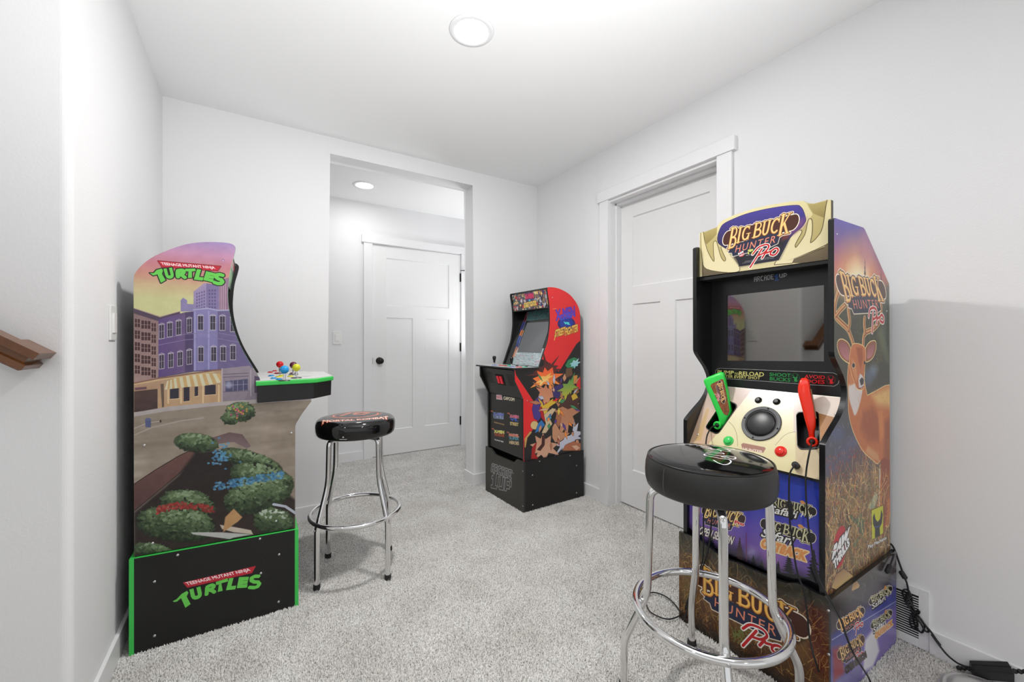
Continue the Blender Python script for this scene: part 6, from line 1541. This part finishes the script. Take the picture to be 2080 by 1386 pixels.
    # brick
    top_ = [HX(1968, 1341, 2.036), HX(2047, 1343, 2.036), HX(2062, 1369, 2.000), HX(1978, 1362, 2.004)]
    M_br = mat('power_brick_plastic', (34, 34, 35), rough=.4, bump=.1, bscale=400)
    bm = bmesh.new(); prism(bm, [p for p in top_], [p - Vector((0, 0, .030)) for p in top_])
    br = thing('power_brick', 'flat black power brick lying on the carpet by the baseboard at far right', 'power adapter', tuple(sum(top_, Vector()) / 4 - Vector((0, 0, .03))))
    obj('casing', bm, M_br, br, bevel=.003)
    m1, m2 = top_[0].lerp(top_[3], .48), top_[1].lerp(top_[2], .48); bm = bmesh.new(); tube(bm, [m1 + Vector((0, 0, .0006)), m2 + Vector((0, 0, .0006))], .0011, 6); obj('seam', bm, M_blackflat, br)
    for px, d in (((870, 785), -1), ((1900, 800), 1)):
        c = (top_[0] + top_[3]) / 2 - Vector((0, 0, .012)) if d < 0 else (top_[1] + top_[2]) / 2 - Vector((0, 0, .012)); ax = (m2 - m1).normalized() * d; bm = bmesh.new()
        secs = []
        for i in range(9): secs.append(c + ax * (.006 * i - .01))
        tube(bm, secs, [.0075 if i % 2 else .0045 for i in range(9)], 10); obj('strain_relief', bm, M_rubber, br)
    return root
hunting_cabinet()
# ================================================================== stools
def leg_path(C, ang, rz):
    return [Vector((C[0] + r * math.cos(ang), C[1] + r * math.sin(ang), z)) for r, z in rz]
def far_stool():
    C = (0.432, 2.125)
    t = thing('bar_stool', 'chrome bar stool with glossy black fighting game seat beside the tall city street cabinet', 'bar stool', (C[0], C[1], 0))
    at = lambda x, y: (lambda h_: (h_.x - C[0], h_.y - C[1]))(hit(x, y, (0, 0, .748), (0, 0, 1)))
    A = Art(-.19, .19, -.19, .19, 1500, (18, 17, 17), at)
    # frame on the seat: right = camera right, up = away from the camera, lettering follows the front rim
    f = np.array((FWD.x, FWD.y)); 
    rdir = Vector((C[0], C[1], 0)).normalized(); f = np.array((rdir.x, rdir.y)); r = np.array((rdir.y, -rdir.x))
    fr = lambda a, b: tuple(r * a + f * b)
    OR = (222, 110, 70)
    for w_, ra in ((.010, .105), (.003, .118)): A.line([fr(ra * math.cos(k), .035 + ra * .82 * math.sin(k)) for k in np.linspace(0, 6.283, 40)], w_, OR, photo=False)
    A.line([fr(a, .045 + b) for a, b in ((-.07, -.02), (-.03, .05), (.02, .06), (.06, .02), (.03, -.02), (-.01, 0), (.0, .03), (.03, .03))], .016, OR, photo=False)
    A.line([fr(a, .045 + b) for a, b in ((-.075, .03), (-.05, .05), (-.03, .02))], .008, OR, photo=False)
    text_q(A, 'MORTAL KOMBAT', (fr(-.145, -.118), fr(.145, -.118), fr(-.145, -.085)), (240, 214, 196), bold=.015, outline=(200, 84, 50), ow=.003, photo=False, warp=lambda a, b: (a, b * (.75 + .9 * (2 * a - 1) ** 2) + .9 * (2 * a - 1) ** 2 * (.55)))
    M_top = art_mat('fighting_game_seat_print', A, rough=.08, spec=.6)
    M_v = mat('gloss_black_vinyl', (14, 14, 14), rough=.06, spec=.6)
    bm = bmesh.new()
    R = .182; z0, z1 = .664, .748
    prof = [(0, z0), (.165, z0), (.174, z0 + .003), (.1805, z0 + .012), (.1835, z0 + .03), (.184, z0 + .05), (.182, z0 + .062), (.177, z0 + .073), (.168, z0 + .080), (.150, z0 + .084), (.10, z0 + .0865), (0, z0 + .0875)]
    lathe(bm, prof, C[0], C[1], 72)
    o = obj('seat', bm, M_v, t, smooth=True, mats=[M_v, M_top]); set_uv(o, lambda c: (c.x - C[0], c.y - C[1]), A, lambda n, c: n.z > .3, 1)
    # small emblem line on the seat's side
    M_em = mat('grey_emblem', (170, 170, 168), rough=.4)
    an = math.atan2(-rdir.y, -rdir.x) - .30
    P = Vector((C[0] + .1843 * math.cos(an), C[1] + .1843 * math.sin(an), .682)); nrm = Vector((math.cos(an), math.sin(an), 0))
    bm = bmesh.new(); lathe(bm, [(0, .0006), (.0036, .0006), (.0036, -.001)], n=16, M=Matrix.Translation(P + Vector((0, 0, .005))) @ nrm.to_track_quat('Z', 'Y').to_matrix().to_4x4())
    tg = Vector((-nrm.y, nrm.x, 0)); box_pts = [P + tg * a + Vector((0, 0, b)) + nrm * .0004 for a, b in ((-.018, -.003), (.018, -.003), (.014, -.006), (-.014, -.006))]
    prism(bm, box_pts, [p - nrm * .001 for p in box_pts]); obj('emblem', bm, M_em, t)
    feet = [(0.250, 2.040), (0.540, 1.943), (0.620, 2.215), (0.326, 2.312)]
    for fx, fy in feet:
        an = math.atan2(fy - C[1], fx - C[0])
        rz = [(.03, .655), (.145, .655), (.147, .60), (.150, .46), (.196, .30), (.205, .27), (.206, .008)]
        p = leg_path(C, an, rz); path = [p[0]] + fillet(p[:3], .045, 8)[1:-1] + fillet([p[2], p[3], p[4]], .05, 5)[1:-1] + fillet([p[4], p[5], p[6]], .03, 4)[0:]
        bm = bmesh.new(); tube(bm, path, .0122, 20, caps=False); lg = obj('leg', bm, M_chrome, t, smooth=True)
        bm = bmesh.new(); lathe(bm, [(0, 0), (.0150, 0), (.0155, .004), (.0150, .025), (.0125, .026)], p[-1].x, p[-1].y, 20); ft = obj('foot_cap', bm, M_rubber, lg, smooth=False)
        q = Vector((C[0] + .2185 * math.cos(an), C[1] + .2185 * math.sin(an), .268)); screw(lg, q, (math.cos(an), math.sin(an), 0), .004)
    bm = bmesh.new(); tube(bm, [(C[0] + .205 * math.cos(a), C[1] + .205 * math.sin(a), .290) for a in np.linspace(0, 2 * math.pi, 72, endpoint=False)], .0105, 16, closed=True); obj('foot_ring', bm, M_chrome, t, smooth=True)
    bm = bmesh.new(); lathe(bm, [(0, .668), (.14, .668), (.14, .660), (0, .660)], C[0], C[1], 40); obj('seat_plate', bm, M_black, t)
far_stool()
def near_stool():
    C = (1.185, .755)
    t = thing('bar_stool', 'chrome bar stool with matt black cushion and white script before the hunting cabinet', 'bar stool', (C[0], C[1], 0))
    zt = .757
    at = lambda x, y: (lambda h_: (h_.x - C[0], h_.y - C[1]))(hit(x, y, (0, 0, zt + .012), (0, 0, 1)))
    A = Art(-.19, .19, -.19, .19, 2000, (13, 13, 14), at)
    zs = ZM(6.93, 1300, 880); zc = ZM(11.55, 1380, 820)
    WH = (236, 236, 238)
    sp = lambda q: [tuple(p)[:2] for p in spline([(x, y, 0) for x, y in q], 6)]
    A.poly(zs((890, 250), (960, 240), (1020, 285), (900, 295)), (20, 90, 40), blur=.004); A.poly(zs((1020, 200), (1120, 180), (1140, 190), (1040, 215)), (20, 90, 40), blur=.003); A.poly(zs((1000, 160), (1150, 150), (1200, 175), (1080, 180)), (20, 90, 40), blur=.003, alpha=.7)
    for q in ([(1036, 396), (1100, 430), (1180, 448), (1250, 440), (1280, 410), (1240, 385), (1130, 375), (1000, 350), (920, 335), (905, 322), (940, 315), (1080, 335), (1200, 350), (1290, 380), (1340, 375), (1340, 355), (1290, 345), (1200, 340), (1150, 350), (1200, 366)],
              [(930, 296), (1040, 300), (1120, 310), (1180, 312)], [(960, 270), (1030, 280), (1110, 290), (1170, 300), (1180, 315)], [(1000, 250), (1060, 258), (1130, 262), (1140, 275)], [(930, 240), (1000, 236), (1060, 240), (1150, 262), (1230, 272), (1270, 262), (1200, 240), (1110, 236)], [(890, 226), (960, 218), (1010, 228), (960, 236)],
              [(860, 212), (930, 202), (990, 212)], [(1090, 236), (1180, 235), (1260, 242), (1330, 236)], [(800, 190), (880, 188), (940, 200), (860, 206)], [(1010, 190), (1100, 190), (1180, 205), (1290, 215), (1340, 232)], [(700, 170), (780, 165), (870, 180), (800, 192)], [(620, 158), (720, 150), (800, 166), (700, 176)], [(540, 150), (640, 140), (720, 152), (600, 166), (530, 165)],
              [(880, 150), (960, 150), (1050, 160), (1150, 176)], [(900, 165), (980, 170), (1090, 180)], [(480, 145), (560, 132), (640, 136)], [(840, 135), (960, 138), (1020, 150)]):
        A.line(sp(zs(*q)), .0046, WH)
    A.a *= 1.0
    M_top = art_mat('script_seat_print', A, rough=.09, spec=.6)
    M_side = mat('matt_black_vinyl', (36, 35, 34), rough=.42, spec=.5, bump=.12, bscale=260); M_pipe = mat('black_piping', (14, 14, 14), rough=.3)
    bm = bmesh.new()
    lathe(bm, [(0, .662), (.160, .662), (.172, .664), (.179, .672), (.1835, .69), (.1845, .71), (.183, .733), (.179, .750), (.175, zt)], C[0], C[1], 80)
    st = obj('seat', bm, M_side, t, smooth=True)
    bm = bmesh.new(); lathe(bm, [(.1735, zt - .001), (.165, zt + .004), (.14, zt + .010), (.10, zt + .014), (.05, zt + .016), (0, zt + .0165)], C[0], C[1], 80)
    o = obj('seat_top', bm, M_top, t, smooth=True); set_uv(o, lambda c: (c.x - C[0], c.y - C[1]), A)
    for rr_, zz in ((.1745, zt),): 
        bm = bmesh.new(); tube(bm, [(C[0] + rr_ * math.cos(a), C[1] + rr_ * math.sin(a), zz) for a in np.linspace(0, 2 * math.pi, 90, endpoint=False)], .0028, 8, closed=True); obj('piping', bm, M_pipe, t, smooth=True)
    # the sewn joint on the side band
    h_ = hit(1346, 975, (0, 0, .72), (0, 0, 1)); 
    best = min(np.linspace(0, 6.283, 400), key=lambda a: (lambda p: abs((Vector((p.x, p.y, 0)).dot(RGT) / Vector((p.x, p.y, 0)).dot(FWD)) * 840 + 1040 - 1347) + (0 if Vector((math.cos(a), math.sin(a), 0)).dot(-FWD) > 0 else 1e4))(Vector((C[0] + .184 * math.cos(a), C[1] + .184 * math.sin(a), .7))))
    bm = bmesh.new(); tube(bm, [(C[0] + r_ * math.cos(best), C[1] + r_ * math.sin(best), z) for r_, z in ((.1790, .672), (.1836, .69), (.1848, .71), (.1833, .733), (.1795, .748))], .0008, 6); obj('seam', bm, mat('grey_thread', (96, 96, 94), rough=.6), st)
    base = math.atan2(-FWD.y, -FWD.x) - math.radians(13)
    for k in range(4):
        an = base + k * math.pi / 2
        rz = [(.05, .650), (.168, .650), (.172, .58), (.178, .318), (.248, .160), (.250, .012)]
        p = leg_path(C, an, rz); path = [p[0]] + fillet(p[:3], .055, 8)[1:-1] + fillet([p[2], p[3], p[4]], .03, 4)[:-1] + fillet([p[3], p[4], p[5]], .025, 4)[1:]
        path = [p[0]] + fillet([p[0], p[1], p[2]], .055, 8)[1:-1] + fillet([p[2], p[3], p[4]], .03, 4)[1:-1] + fillet([(p[3] + p[4]) / 2, p[4], p[5]], .025, 4)[1:]
        bm = bmesh.new(); tube(bm, path, .0122, 24, caps=False); lg = obj('leg', bm, M_chrome, t, smooth=True)
        bm = bmesh.new(); lathe(bm, [(0, 0), (.0155, 0), (.016, .004), (.0150, .024), (.0125, .025)], p[-1].x, p[-1].y, 20); obj('foot_cap', bm, M_rubber, lg)
        q = Vector((C[0] + .2245 * math.cos(an), C[1] + .2245 * math.sin(an), .291)); screw(lg, q, (math.cos(an), math.sin(an), 0), .005)
    bm = bmesh.new(); tube(bm, [(C[0] + .212 * math.cos(a), C[1] + .212 * math.sin(a), .291) for a in np.linspace(0, 2 * math.pi, 90, endpoint=False)], .0122, 20, closed=True); obj('foot_ring', bm, M_chrome, t, smooth=True)
    bm = bmesh.new(); lathe(bm, [(0, .666), (.15, .666), (.15, .657), (0, .657)], C[0], C[1], 40); obj('seat_plate', bm, M_black, t)
near_stool()

# ================================================================== things cut by the right and bottom edges of the frame
def foreground_bits():
    zn = ZM(10.4, 1880, 1280)
    # pale glossy domed foot of a pedestal
    c = hit(2012, 1421, (0, 0, .03), (0, 0, 1))
    t = thing('pedestal_foot', 'pale silver glossy round pedestal foot cut off by the bottom right corner', 'stand', (c.x, c.y, 0))
    M_s = mat('brushed_pale_silver', (0.62, 0.61, 0.60), rough=.25, metal=.6)
    bm = bmesh.new(); lathe(bm, [(.108, .004), (.112, .012), (.112, .020), (.108, .027), (.099, .031), (.094, .030), (.090, .033), (.060, .040), (.020, .043), (0, .043)], c.x, c.y, 72); obj('base', bm, M_s, t, smooth=True)
    bm = bmesh.new(); lathe(bm, [(.100, .0), (.104, .0), (.107, .006), (.100, .006)], c.x, c.y, 72); obj('floor_pad', bm, M_rubber, t)
foreground_bits()
